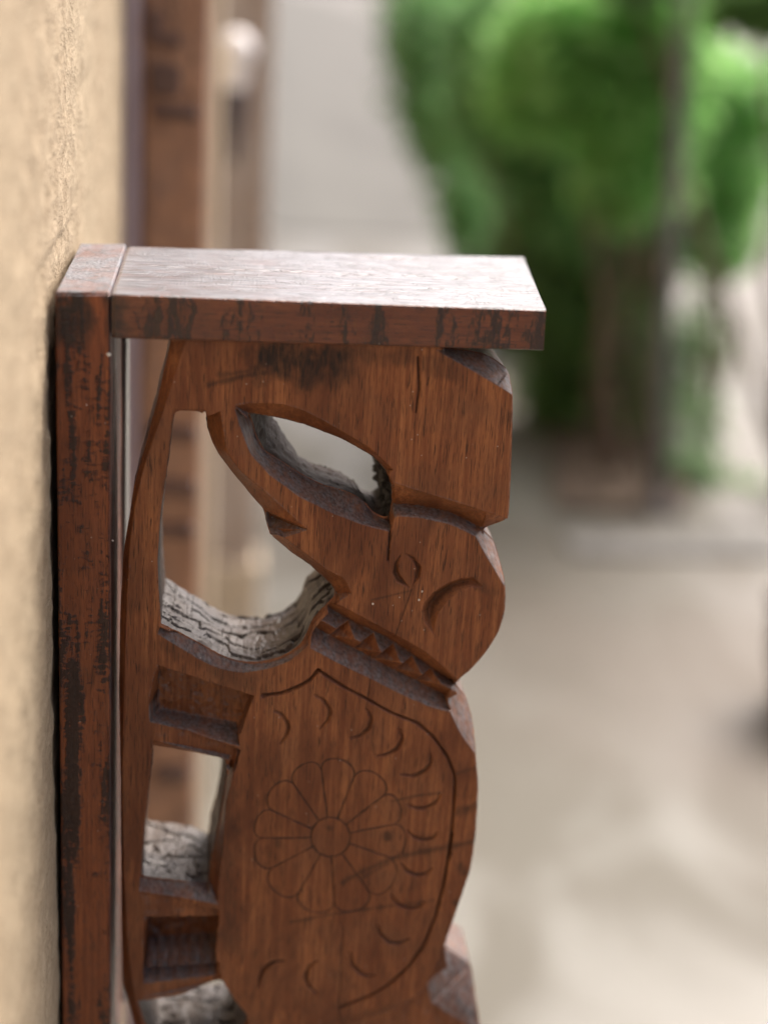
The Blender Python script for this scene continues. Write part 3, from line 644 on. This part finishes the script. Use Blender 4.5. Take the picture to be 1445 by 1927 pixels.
def classify(x, z):
    k = np.full(x.shape, 10); done = np.zeros(x.shape, bool)
    teeth = inside(Pcol[:, :2], x, z)
    s_ = (x - notch[0, 0]) * cdir[0] + (z - notch[0, 1]) * cdir[1]
    head = inside(fs(D(c4((1172, 448, 12), (1000, 355, 12), (690, 310, 12)), 12) + D(c3((1418, 722), (1130, 735), (1000, 712), (780, 760), (900, 900), (1230, 1060)), 0) + J2 + [(1000, 1300), (1000, 1000)])[:, :2], x, z)
    for i, P in ((0, trunk_P), (1, rail_P), (2, ear_P)):
        m = inpoly(P, x, z) & ~done; k[m] = i; done |= m
    m = teeth & ~done; k[m] = 3; done |= m
    m = inpoly(collar_P, x, z) & ~done; k[m] = 4; done |= m
    m = head & ~done; k[m] = 9; done |= m
    for i, P in enumerate(legs_P):
        m = inpoly(P, x, z) & ~done; k[m] = 5 + i; done |= m
    m = inpoly(blanket_P, x, z) & ~done; k[m] = 8; done |= m
    tooth_i = np.searchsorted(np.array([(q[:2] - notch[0, :2]) @ cdir for q in notch]), s_)
    k = np.where(k == 3, 30 + tooth_i, k); return k

gx_, gz_ = np.gradient(DEPTH_CUT, H); SKY_SHEEN = np.clip(gz_ * 1.5 + 1.8 * gx_.clip(0, 1) * (gz_ > 0.02) - 0.12, 0, 1) * np.clip(2.0 - 1.6 * (-gx_).clip(0) / (np.abs(gz_) + 0.05), 0, 1) * np.clip(1.1 + 0.6 * fbm(XX / 6, ZZ / 6, 21, o=3), 0, 1)  # sky sheen painted on up-facing cuts, taken from the relief's slope
# marching squares
inm = F_ > 0; vid = -np.ones((NXg, NZg), np.int64); vid[inm] = np.arange(inm.sum())
VX = [np.stack([XX[inm], ZZ[inm], DEPTH[inm]], 1)]; VS = [STAIN[inm]]; VD = [SKY_SHEEN[inm]]; nv = int(inm.sum())
def edges(sl0, sl1):
    global nv
    a, b_ = F_[sl0], F_[sl1]; x = (a > 0) != (b_ > 0); t = a[x] / (a[x] - b_[x])
    px = XX[sl0][x] + t * (XX[sl1][x] - XX[sl0][x]); pz = ZZ[sl0][x] + t * (ZZ[sl1][x] - ZZ[sl0][x])
    ina = a[x] > 0; dp = np.where(ina, DEPTH[sl0][x], DEPTH[sl1][x]); s_ = np.where(ina, STAIN[sl0][x], STAIN[sl1][x])
    ids = -np.ones(a.shape, np.int64); ids[x] = nv + np.arange(x.sum()); nv += int(x.sum())
    VX.append(np.stack([px, pz, dp], 1)); VS.append(s_); VD.append(np.where(ina, SKY_SHEEN[sl0][x], SKY_SHEEN[sl1][x]))
    ga = np.where(ina, GN0[sl0][x], GN0[sl1][x]); gb = np.where(ina, GN1[sl0][x], GN1[sl1][x]); wh = np.where(ina, WHICH[sl0][x], WHICH[sl1][x])
    return ids, np.stack([ga, gb, wh], 1)
n_in = nv
EH, gh = edges((slice(0, -1), slice(None)), (slice(1, None), slice(None)))
EV, gv = edges((slice(None), slice(0, -1)), (slice(None), slice(1, None)))
VXZ = np.concatenate(VX); VST = np.concatenate(VS); VDU = np.concatenate(VD); CN = np.concatenate([gh, gv])      # CN for the crossing vertices
full = inm[:-1, :-1] & inm[1:, :-1] & inm[1:, 1:] & inm[:-1, 1:]; fi, fj = np.nonzero(full)
quads = np.stack([vid[fi, fj], vid[fi + 1, fj], vid[fi + 1, fj + 1], vid[fi, fj + 1]], 1)
anyc = inm[:-1, :-1] | inm[1:, :-1] | inm[1:, 1:] | inm[:-1, 1:]; pi, pj = np.nonzero(anyc & ~full)
polys3, segs = [], []
for i, j in zip(pi, pj):
    cs = [(i, j), (i + 1, j), (i + 1, j + 1), (i, j + 1)]; es = [EH[i, j], EV[i + 1, j], EH[i, j + 1], EV[i, j]]; P = []
    for k in range(4):
        if inm[cs[k]]: P.append(int(vid[cs[k]]))
        if es[k] >= 0: P.append(int(es[k]))
    for k in range(1, len(P) - 1): polys3.append((P[0], P[k], P[k + 1]))
    for k in range(len(P)):
        a, c = P[k], P[(k + 1) % len(P)]
        if a >= n_in and c >= n_in: segs.append((a, c))
polys3 = np.array(polys3); segs = np.array(segs)

# walls: rows from each contour point to the back
def wall(hole, K):
    sg = segs[CN[segs[:, 0] - n_in, 2] == hole]; ids = np.unique(sg); re = {int(a): k for k, a in enumerate(ids)}
    P = VXZ[ids]; N = CN[ids - n_in, :2]; x, z, d0 = P.T; r = np.linspace(0, 1, K) ** (0.9)
    d = d0[:, None] + (THICK - d0)[:, None] * r[None]; X2 = np.repeat(x[:, None], K, 1); Z2 = np.repeat(z[:, None], K, 1)
    flo = np.clip(N[:, 1] * 1.6 - 0.15, 0, 1)[:, None] if hole else np.zeros((len(ids), 1))
    dn = d - d0[:, None]
    off_ = 0.9 * fbm(X2 / 9, Z2 / 9, d / 9, o=4) * np.clip(dn / 3, 0, 1) + 0.5 * fbm(X2 / 2.5, Z2 / 2.5, d / 6, o=3) * np.clip(dn / 3, 0, 1) * (hole > 0)
    if hole == 2: off_ = off_ - 0.10 * dn * np.clip(0.3 + N[:, 1], 0, 1)[:, None] + 1.2 * fbm(X2 / 6, Z2 / 6, d / 14, o=4) * np.clip(dn / 6, 0, 1)
    crk = np.zeros_like(d); rot = np.zeros_like(d)
    if hole == 2:
        xl, xr = fs(c3((720, 200)))[0, 0], fs(c3((1000, 400)))[0, 0]; wl_ = np.clip((xr - x) / (xr - xl), 0, 1) ** 0.7 * np.clip(0.75 * N[:, 0] + 0.75 * N[:, 1], 0, 1)
        xe = fs(c3((1330, 560)))[0, 0]; we = np.clip((x - xe) / 12, 0, 1) * np.clip(0.5 - N[:, 0], 0, 1)
        off_ = off_ + 0.27 * dn * wl_[:, None] + we[:, None] * (0.10 * dn + 3.2 * fbm(X2 / 3.5, Z2 / 3.5, d / 7, o=4) * np.clip(dn / 3, 0, 1)); rot = np.repeat(np.clip(we * 1.5, 0, 1)[:, None], K, 1); flo = flo * 0.35
    if hole:
        wx = X2 + 6.0 * noise(X2 / 12, d / 9, 4) + 1.5 * noise(X2 / 3, d / 3, 14); wd = d + 8.0 * noise(X2 / 24, d / 16, 8) + 2.6 * noise(X2 / 7, d / 6, 2)
        row = wd / 10.5; ri = np.floor(row); fr = np.abs(row - ri - 0.5) * 10.5          # 4.25 at the row border
        on = _h(ri.astype(np.int64) + 50, np.floor(wx / 26).astype(np.int64), np.int64(hole)) > -0.35
        c_row = np.clip(1 - (5.25 - fr) / (1.0 + 0.7 * noise(X2 / 9, d / 9, 31)), 0, 1) * on
        colw = 17 + 5 * (np.sin(ri * 12.9) ); cc = wx / colw + ri * 0.37; cf = np.abs(cc - np.floor(cc) - 0.5) * colw
        c_col = np.clip(1 - (colw / 2 - cf) / 0.75, 0, 1) * (_h(np.floor(cc).astype(np.int64), ri.astype(np.int64), np.int64(3)) > 0.35)
        lvl = 0.9 * _h(np.floor(cc).astype(np.int64), ri.astype(np.int64), np.int64(11))
        k = np.clip(dn / 3, 0, 1); crk = np.maximum(c_row, 0.75 * c_col) * flo * k
        off_ = off_ + flo * k * (-2.6 * crk + 1.3 * lvl)
    # N points out of the wood: into the opening
    X2 = X2 + N[:, :1] * off_; Z2 = Z2 + N[:, 1:] * off_
    V = np.stack([X2 / 1000, Y0 + d / 1000, Z2 / 1000], -1).reshape(-1, 3)
    s0 = np.array([re[int(a)] for a in sg[:, 0]]); s1 = np.array([re[int(a)] for a in sg[:, 1]]); k = np.arange(K - 1)
    Fq = np.stack([s1[:, None] * K + k, s0[:, None] * K + k, s0[:, None] * K + k + 1, s1[:, None] * K + k + 1], -1).reshape(-1, 4)
    wall_sheen = np.repeat(np.clip(N[:, 1] * 1.8 + 0.9 * N[:, 0] * (N[:, 1] > 0), 0, 1)[:, None], K, 1).reshape(-1) * (hole == 0)  # same painted sky sheen on up-facing outer walls
    isf = (flo[s0, 0] + flo[s1, 0]) > 0.25
    mi = np.repeat(np.where(isf & (hole != 2), 1, 2 if hole else 0), K - 1)
    st = np.clip(np.maximum(crk * 1.1, rot), 0, 1).reshape(-1) if hole else np.repeat(VST[ids][:, None], K, 1).reshape(-1)
    inx = x - N[:, 0] * 0.5; inz = z - N[:, 1] * 0.5
    cls = np.repeat(classify(inx[s0], inz[s0]), K - 1)
    return V, Fq, mi, st, cls, wall_sheen
FV = np.stack([VXZ[:, 0] / 1000, Y0 + VXZ[:, 2] / 1000, VXZ[:, 1] / 1000], 1)
qc = classify(VXZ[quads].mean(1)[:, 0], VXZ[quads].mean(1)[:, 1]); tc_ = classify(VXZ[polys3].mean(1)[:, 0], VXZ[polys3].mean(1)[:, 1])
AD = [VDU]; AV, AS = [FV], [VST]; AQ, AM, AC = [quads], [np.zeros(len(quads), int)], [qc]; base = len(FV)
for hole, K in ((0, 14), (1, 70), (2, 40), (3, 64), (4, 50)):
    V, Fq, mi, st, cls, wall_sheen = wall(hole, K); AV.append(V); AD.append(wall_sheen); AS.append(st); AQ.append(Fq + base); AM.append(mi); AC.append(cls); base += len(V)
# plain back
sx = 7; ib = (F_ > 5.0)[::sx, ::sx]; bi, bj = np.nonzero(ib[:-1, :-1] & ib[1:, 1:] & ib[1:, :-1] & ib[:-1, 1:])
xb, zb = X_[::sx], Z_[::sx]; bv = np.stack([np.repeat(xb, len(zb)) / 1000, np.full(len(xb) * len(zb), Y0 + (THICK - 0.4) / 1000), np.tile(zb, len(xb)) / 1000], 1)
nzb = len(zb); AQ.append(np.stack([bi * nzb + bj, bi * nzb + bj + 1, (bi + 1) * nzb + bj + 1, (bi + 1) * nzb + bj], 1) + base)
AV.append(bv); AS.append(np.zeros(len(bv))); AD.append(np.zeros(len(bv))); AM.append(np.full(len(bi), 2)); AC.append(np.full(len(bi), 10)); base += len(bv)
AD = np.concatenate(AD); AV, AS, AQ, AM, AC = np.concatenate(AV), np.concatenate(AS), np.concatenate(AQ), np.concatenate(AM), np.concatenate(AC)
def sub(name, sel_q, sel_t, parent):
    q, t = AQ[sel_q], polys3[sel_t]
    if len(q) + len(t) == 0: return None
    u, inv = np.unique(np.concatenate([q.ravel(), t.ravel()]), return_inverse=True)
    qf = inv[:q.size].reshape(-1, 4); tf = inv[q.size:].reshape(-1, 3)
    me = mesh_np(name, AV[u] - B0, [qf, tf], np.concatenate([AM[sel_q], np.zeros(len(tf), int)]), attrs={'stain': AS[u], 'sky_sheen': AD[u]})
    return link(name, me, [M['carve'], M['end'], M['rough']], parent)
EL = sub('elephant_carving', AC == 10, tc_ == 10, BR); EL['label'] = 'carved elephant relief with incised body and cut-through openings'
for kcls in list(range(0, 10)) + list(range(30, 36)):
    if kcls == 3: continue
    nm = 'tooth' if kcls >= 30 else NAMES[kcls]
    o = sub(nm, AC == kcls, tc_ == kcls, EL)
    if o and nm == 'blanket': o['label'] = 'saddle blanket with an incised round flower and a border of crescents'

# lime specks standing on the wood
b = MB()
def speck(u, v, r, y=Y0):
    p = at(u, v, y) - B0; n = 8; r = r / 1000
    V = [(p[0], p[1] - 0.0003, p[2])] + [(p[0] + r * math.cos(2 * math.pi * k / n) * random.uniform(.75, 1.15), p[1] + 0.0004, p[2] + r * math.sin(2 * math.pi * k / n) * random.uniform(.8, 1.3)) for k in range(n)]
    b.add(V, [(0, 1 + (k + 1) % n, 1 + k) for k in range(n)])
for q, r in (((850, 790), 1.0), ((833, 836), 1.1), ((583, 858), 0.75), ((728, 822), 0.5), ((692, 865), 0.5), ((740, 950), 0.5)):
    (u, v), = c4(q); speck(u, v, r)
speck(204, 667, 1.2, -0.0004); speck(163, 762, 0.6, -0.0004); speck(212, 1018, 0.6, -0.0004)
so = b.build('lime_specks', M['speck'], BR); so['kind'] = 'stuff'
b = MB()
for q, r in (((378, 685), 1.0),):
    (u, v), = c1(q); p = at(u, v, 0.004)
    V = [(pTR[0] + 0.0006, p[1], p[2])] + [(pTR[0] + 0.0002, p[1] + 0.0016 * math.cos(a), p[2] + 0.0013 * math.sin(a)) for a in np.linspace(0, 2 * math.pi, 8, endpoint=False)]
    b.add(np.array(V) - B0, [(0, 1 + k, 1 + (k + 1) % 8) for k in range(8)])
b.build('lime_drop', M['speck'], BR)

# ------------------------------------------------------------------ along the wall behind
# carved door post of dark wood, about 0.7 m behind
YD = 0.70
M['dpost'] = wood('door_post_teak', light=(0.62, 0.37, 0.23), mid=(0.48, 0.26, 0.15), patch=0.05, rough=0.5)
M['dpost_grey'] = simple('mauve_paint', (0.52, 0.41, 0.42), (0.64, 0.52, 0.53), (20, 20, 6), 0.6)
dp = empty('door_post', (WALL_X, YD, 0.0)); tag(dp, 'dark brown carved wooden door post with rosette standing out from the wall', 'door post'); o0 = np.array(dp.location)
xa, xb_, xc = at(232, 300, YD)[0], at(268, 300, YD)[0], at(388, 300, YD)[0]
b = MB(); b.box(np.array((WALL_X - 0.01, YD + 0.004, 0)) - o0, np.array((xb_ - 0.0005, YD + 0.10, 2.1)) - o0); b.build('jamb', M['dpost_grey'], dp, bevel=0.004)
b = MB(); b.box(np.array((xb_, YD, 0)) - o0, np.array((xc, YD + 0.09, 2.1)) - o0); b.build('face_board', M['dpost'], dp, bevel=0.006)
M['dpost_dk'] = wood('dark_old_teak', light=(0.22, 0.125, 0.09), mid=(0.16, 0.085, 0.062), rough=0.5)
for (u, v0, v1, w_) in ((288, 18, 84, 30), (318, 60, 90, 40), (310, 120, 180, 55), (330, 196, 226, 84), (330, 800, 830, 90), (330, 900, 935, 90), (330, 985, 1010, 90), (322, 1440, 1470, 60)):
    p0, p1 = at(u - w_ / 2, v0, YD), at(u + w_ / 2, v1, YD); b = MB()
    b.box(np.array((max(p0[0], xb_ + .004), YD - 0.008, min(p0[2], p1[2]))) - o0, np.array((min(p1[0], xc - .004), YD + 0.004, max(p0[2], p1[2]))) - o0); b.build('carved_boss', M['dpost_dk'], dp, bevel=0.004)

# cream pilaster
YP = 1.35; pl = empty('pilaster', (WALL_X, YP, 0)); tag(pl, 'narrow cream plastered pilaster behind the dark door post', 'pilaster'); o0 = np.array(pl.location)
M['cream'] = simple('cream_plaster', (0.60, 0.50, 0.36), (0.68, 0.58, 0.45), 8, 0.85, 0.3)
b = MB(); b.box(np.array((WALL_X - 0.01, YP, 0)) - o0, np.array((at(413, 300, YP)[0], YP + 0.25, 2.75)) - o0); b.build('shaft', M['cream'], pl, bevel=0.01)
b = MB(); b.box(np.array((WALL_X - 0.01, YP - 0.02, 2.75)) - o0, np.array((at(413, 300, YP)[0] + 0.02, YP + 0.27, 2.85)) - o0); b.build('capital', M['cream'], pl, bevel=0.01)
# pale weathered veranda post with mottled paint
YV = 2.3; vp_ = empty('veranda_post', (at(460, 300, YV)[0], YV, 0)); tag(vp_, 'pale brown veranda post with flaking pinkish paint beyond the pilaster', 'post'); o0 = np.array(vp_.location)
M['vpost'] = simple('flaking_paint', (0.36, 0.27, 0.21), (0.56, 0.49, 0.43), (14, 14, 5), 0.8, 0.4, lo=0.36, hi=0.6)
b = MB(); b.box(np.array((at(412, 300, YV)[0], YV, 0.25)) - o0, np.array((at(508, 300, YV)[0], YV + 0.09, 2.6)) - o0); b.build('shaft', M['vpost'], vp_, bevel=0.008)
b = MB(); b.box(np.array((at(405, 300, YV)[0], YV - 0.02, 0)) - o0, np.array((at(517, 300, YV)[0], YV + 0.11, 0.25)) - o0); b.build('plinth', M['cream'], vp_, bevel=0.01)
# white globe lamp
YW = 1.9; pw = at(444, 92, YW); lampo = empty('wall_lamp', (pw[0], YW, pw[2] - 0.2)); tag(lampo, 'unlit white globe lamp on a dark tapering stem in front of the veranda post', 'lamp'); o0 = np.array(lampo.location)
sc_ = (YW + 0.86) / F_PX
b = MB(); prof = [(0.001, 0.036)] + [(34 * sc_ * math.sin(a), 34 * sc_ * math.cos(a)) for a in np.linspace(0.1, 2.3, 14)] + [(22 * sc_, -48 * sc_), (20 * sc_, -70 * sc_)]
M['globe'] = NT('white_globe').out((0.86, 0.86, 0.88), 0.25); M['stem'] = NT('dark_stem').out((0.05, 0.04, 0.05), 0.5)
b.lathe(pw - o0, prof[1:], 28); b.build('globe', M['globe'], lampo, smooth=True)
b = MB(); b.lathe(pw - o0, [(21 * sc_, -68 * sc_), (22 * sc_, -80 * sc_), (17 * sc_, -130 * sc_), (10 * sc_, -185 * sc_), (8 * sc_, -200 * sc_), (0.0005, -200 * sc_)], 20); b.build('stem', M['stem'], lampo, smooth=True)
b = MB(); b.box(pw - o0 + np.array((-0.006, 0.0, -175 * sc_)), pw - o0 + np.array((0.006, YV - YW + 0.005, -160 * sc_))); b.build('bracket_arm', M['stem'], lampo)

# ------------------------------------------------------------------ courtyard: far wall, kerb, plants, pole, pot
M['kerb'] = simple('pale_kerb', (0.14, 0.14, 0.133), (0.175, 0.175, 0.167), 6, 0.7)
ka, kb = onz(1075, 1048, 0), onz(1520, 1050, 0); b = MB(); kc = (ka + kb) / 2
kerb = empty('kerb', (kc[0], kc[1], 0)); tag(kerb, 'pale concrete kerb along the planting bed', 'kerb', kind='structure')
nst = 6
for i in range(nst):
    p, q = ka + (kb - ka) * (i + 0.01) / nst, ka + (kb - ka) * (i + 0.99) / nst; b = MB()
    b.box((p[0] - kc[0], p[1] - kc[1], -0.02), (q[0] - kc[0], q[1] - kc[1] + 0.17, 0.016 + random.uniform(-.003, .003))); b.build('kerb_stone', M['kerb'], kerb, bevel=0.008)
M['soil'] = simple('dark_soil', (0.055, 0.038, 0.026), (0.12, 0.09, 0.065), 12, 0.95, 0.6, 0.02)
sp_ = []; F4 = []
s0, s1 = onz(1040, 965, 0), onz(1290, 965, 0)
n1_, n2_ = 40, 30
SX, SY = np.meshgrid(np.linspace(s0[0], s1[0], n1_), np.linspace(s0[1], s0[1] + 2.2, n2_), indexing='ij')
SX = SX + 0.22 * (SY - s0[1]); SZ = 0.012 + 0.03 * (fbm(SX * 5, SY * 5, o=3) + 0.6).clip(0, 2)
so2 = link('planting_bed', mesh_np('planting_bed', np.stack([SX, SY, SZ], -1).reshape(-1, 3), grid_faces(n1_, n2_)), M['soil']); tag(so2, kind='structure')

def leaves_mesh(name, clumps, n, size, droop=0.3):
    V = np.zeros((n * 4, 3)); k = 0
    w = np.array([c[3] * c[4] * c[5] for c in clumps]); w = w ** 0.67; w /= w.sum()
    idx = rng.choice(len(clumps), n, p=w)
    for i in range(n):
        cx, cy, cz, rx, ry, rz = clumps[idx[i]]
        d = rng.normal(size=3); d /= np.linalg.norm(d); r = rng.random() ** 0.45
        p = np.array([cx, cy, cz]) + d * np.array([rx, ry, rz]) * r
        ax1 = rng.normal(size=3) + d * 0.8; ax1[2] -= droop; ax1 /= np.linalg.norm(ax1)
        up_ = np.array([0, 0, 1.0]) + rng.normal(size=3) * 0.55; s2 = np.cross(ax1, up_); s2 /= np.linalg.norm(s2) + 1e-9; n3 = np.cross(s2, ax1)
        L_ = size * rng.uniform(0.7, 1.3); W_ = L_ * 0.26
        V[4 * i] = p; V[4 * i + 1] = p + ax1 * L_ * 0.5 + s2 * W_ + n3 * L_ * 0.06; V[4 * i + 2] = p + ax1 * L_ - n3 * L_ * 0.08; V[4 * i + 3] = p + ax1 * L_ * 0.5 - s2 * W_ + n3 * L_ * 0.06
    q = np.arange(n) * 4; F3 = np.concatenate([np.stack([q, q + 1, q + 2], 1), np.stack([q, q + 2, q + 3], 1)])
    return mesh_np(name, V, F3, smooth=False)
M['bark'] = simple('brown_bark', (0.12, 0.082, 0.058), (0.21, 0.155, 0.115), (30, 30, 8), 0.9, 0.5)
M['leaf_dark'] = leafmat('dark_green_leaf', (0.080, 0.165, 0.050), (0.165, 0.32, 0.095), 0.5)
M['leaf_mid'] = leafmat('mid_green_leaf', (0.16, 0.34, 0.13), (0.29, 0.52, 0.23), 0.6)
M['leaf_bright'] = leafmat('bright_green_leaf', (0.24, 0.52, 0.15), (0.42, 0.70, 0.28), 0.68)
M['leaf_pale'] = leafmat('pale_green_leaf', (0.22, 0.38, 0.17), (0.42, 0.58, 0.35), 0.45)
M['leaf_yellow'] = leafmat('yellow_green_leaf', (0.16, 0.34, 0.02), (0.28, 0.46, 0.03), 0.5)
def shrub(name, label, cat, base, clumps, n, size, mat, stems=3, sr=0.014, group=None):
    """base (x, y); clumps (px u, px v, depth y, radii m)"""
    e = empty(name, (base[0], base[1], 0.0)); tag(e, label, cat, group); o0 = np.array(e.location); C_ = []
    for (u, v, y, rx, ry, rz) in clumps:
        p = at(u, v, y) - o0; C_.append((p[0], p[1], p[2], rx, ry, rz))
    b = MB()
    for k in range(stems):
        c = C_[k % len(C_)]; bx = np.array([random.uniform(-.06, .06), random.uniform(-.05, .05), 0.0]); t = np.array([c[0] + random.uniform(-.4, .4) * c[3], c[1], c[2]])
        pts = [bx + (t - bx) * s_ + np.array([random.uniform(-.03, .03), random.uniform(-.03, .03), 0]) * (0 < s_ < 1) for s_ in np.linspace(0, 1, 7)]
        b.tube(pts, [sr * (1 - 0.6 * s_) for s_ in np.linspace(0, 1, 7)], 8, 0.1)
    b.build('stem', M['bark'], e, smooth=True)
    o = link('foliage', leaves_mesh('foliage', C_, n, size), mat, e); o['kind'] = 'stuff'
    return e
def gb(u, v): p = onz(u, v, 0.0); return p
g = gb(985, 650)
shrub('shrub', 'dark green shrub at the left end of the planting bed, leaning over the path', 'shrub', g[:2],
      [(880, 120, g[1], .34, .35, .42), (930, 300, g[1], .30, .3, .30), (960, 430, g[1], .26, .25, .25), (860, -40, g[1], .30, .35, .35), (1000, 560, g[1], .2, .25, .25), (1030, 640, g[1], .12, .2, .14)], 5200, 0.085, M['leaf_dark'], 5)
g = gb(1010, 790)
shrub('shrub', 'mid green leafy shrub right of the dark shrub', 'shrub', g[:2],
      [(985, 190, g[1], .27, .28, .27), (1060, 330, g[1], .2, .25, .2), (1000, 60, g[1] - .1, .2, .2, .2), (900, 100, g[1] - .2, .12, .15, .25), (1090, 420, g[1] - .2, .14, .15, .14), (835, 220, g[1] + .5, .13, .15, .2), (800, 60, g[1] + .6, .12, .15, .2), (880, 380, g[1] + .5, .10, .12, .16)], 4300, 0.075, M['leaf_mid'], 4)
g = gb(1150, 900)
shrub('small_tree', 'bright lime green small tree with brown stems left of the grey pole', 'tree', g[:2],
      [(1120, 90, g[1], .25, .25, .20), (1190, 180, g[1], .22, .22, .22), (1180, 330, g[1], .16, .2, .14), (1050, 60, g[1], .16, .2, .16), (1000, 160, g[1] + .1, .14, .18, .16), (1240, 60, g[1], .16, .2, .16)], 3600, 0.080, M['leaf_bright'], 3, 0.008)
g = gb(1330, 880)
shrub('shrub', 'bright green shrub right of the grey pole', 'shrub', g[:2],
      [(1370, 300, g[1] + .3, .17, .2, .2), (1340, 440, g[1] + .3, .14, .2, .14), (1420, 200, g[1] + .3, .14, .2, .14), (1330, 150, g[1] + .3, .12, .2, .14)], 1700, 0.075, M['leaf_bright'], 4)
g = gb(1330, 905)
shrub('ground_plant', 'low pale green plant beside the foot of the grey pole', 'plant', g[:2],
      [(1320, 640, g[1] + .5, .10, .15, .16), (1300, 780, g[1] + .2, .10, .15, .12), (1290, 870, g[1], .10, .12, .07), (1370, 920, g[1], .16, .12, .06)], 800, 0.055, M['leaf_pale'], 3, 0.008)
g = gb(1120, 800)
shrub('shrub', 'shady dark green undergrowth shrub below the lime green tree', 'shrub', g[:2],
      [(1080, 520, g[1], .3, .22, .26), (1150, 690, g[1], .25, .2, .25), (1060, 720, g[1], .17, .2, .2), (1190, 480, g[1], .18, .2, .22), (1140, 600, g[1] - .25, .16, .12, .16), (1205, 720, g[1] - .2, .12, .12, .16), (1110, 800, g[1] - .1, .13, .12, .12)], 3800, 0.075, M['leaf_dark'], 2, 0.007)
g = gb(1500, 930)
shrub('overhanging_branch', 'dark green branch hanging into the top right corner', 'branch', g[:2],
      [(1420, 5, g[1] - .3, .12, .15, .05), (1490, -30, g[1] - .3, .14, .15, .05), (1200, -35, g[1] - .1, .10, .10, .02)], 900, 0.075, M['leaf_dark'], 3, 0.02)
g = gb(930, 800)
shrub('climbing_plant', 'yellow green leaves hanging at the top in front of the dark shrub', 'plant', g[:2],
      [(960, 0, g[1], .10, .12, .07), (990, 60, g[1], .06, .1, .05)], 350, 0.07, M['leaf_yellow'], 2, 0.006)
# brown trunks
def trunk(label, u0, v0, u1, v1, r, y=None):
    g = gb(u0, v0); e = empty('tree_trunk', (g[0], g[1], 0)); tag(e, label, 'tree trunk'); o0 = np.array(e.location); t = at(u1, v1, g[1]) - o0; b = MB()
    pts = [t * s_ + np.array([random.uniform(-.012, .012), random.uniform(-.012, .012), 0]) * (0 < s_ < 1) for s_ in np.linspace(0, 1, 9)]
    b.tube(pts, [r * (1.25 - 0.5 * s_) for s_ in np.linspace(0, 1, 9)], 12, 0.07); b.build('trunk', M['bark'], e, smooth=True)
    b = MB()
    for k in range(3):
        p = pts[6]; q = p + np.array([random.uniform(-.2, .2), random.uniform(-.15, .15), 0.35]); b.tube([p, (p + q) / 2 + np.array([.02, 0, 0]), q], [r * .5, r * .35, r * .15], 8)
    b.build('limb', M['bark'], e, smooth=True)
trunk('reddish brown tree trunk rising from the bed under the lime green tree', 1165, 905, 1120, 380, 0.014)
trunk('dark slim trunk close to the left of the grey pole', 1212, 925, 1205, 420, 0.010)
# pole
g = gb(1236, 958); e = empty('pole', (g[0], g[1], 0)); tag(e, 'slim grey metal pole leaning slightly among the plants', 'pole'); o0 = np.array(e.location)
M['pole'] = simple('grey_metal', (0.13, 0.13, 0.13), (0.19, 0.185, 0.185), 20, 0.5)
t = at(1284, 60, g[1]) - o0; b = MB(); b.tube([np.zeros(3), t * 0.5, t, t * 1.5], [0.026, 0.025, 0.024, 0.023], 16); b.build('shaft', M['pole'], e, smooth=True)
b = MB(); b.lathe((0, 0, 0), [(0.06, 0.0), (0.06, 0.02), (0.03, 0.03), (0.027, 0.08)], 20); b.build('base_collar', M['pole'], e, smooth=True)
# clay pot at the right edge
g = gb(1522, 1330); e = empty('clay_pot', (g[0], g[1], 0)); tag(e, 'dark brown clay pot cut off by the right edge of the picture', 'pot')
M['clay'] = simple('dark_clay', (0.060, 0.045, 0.038), (0.10, 0.075, 0.06), 10, 0.75)
b = MB(); b.lathe((0, 0, 0.004), [(0.001, 0), (0.075, 0), (0.105, 0.12), (0.11, 0.20), (0.10, 0.24), (0.09, 0.235), (0.09, 0.19), (0.001, 0.185)], 32); b.build('bowl', M['clay'], e, smooth=True)
b = MB(); b.lathe((0, 0, 0.004), [(0.10, 0.232), (0.122, 0.236), (0.122, 0.262), (0.096, 0.262), (0.092, 0.232)], 32); b.build('rim', M['clay'], e, smooth=True)
print('verts', sum(len(o.data.vertices) for o in scene.objects if o.type == 'MESH'))
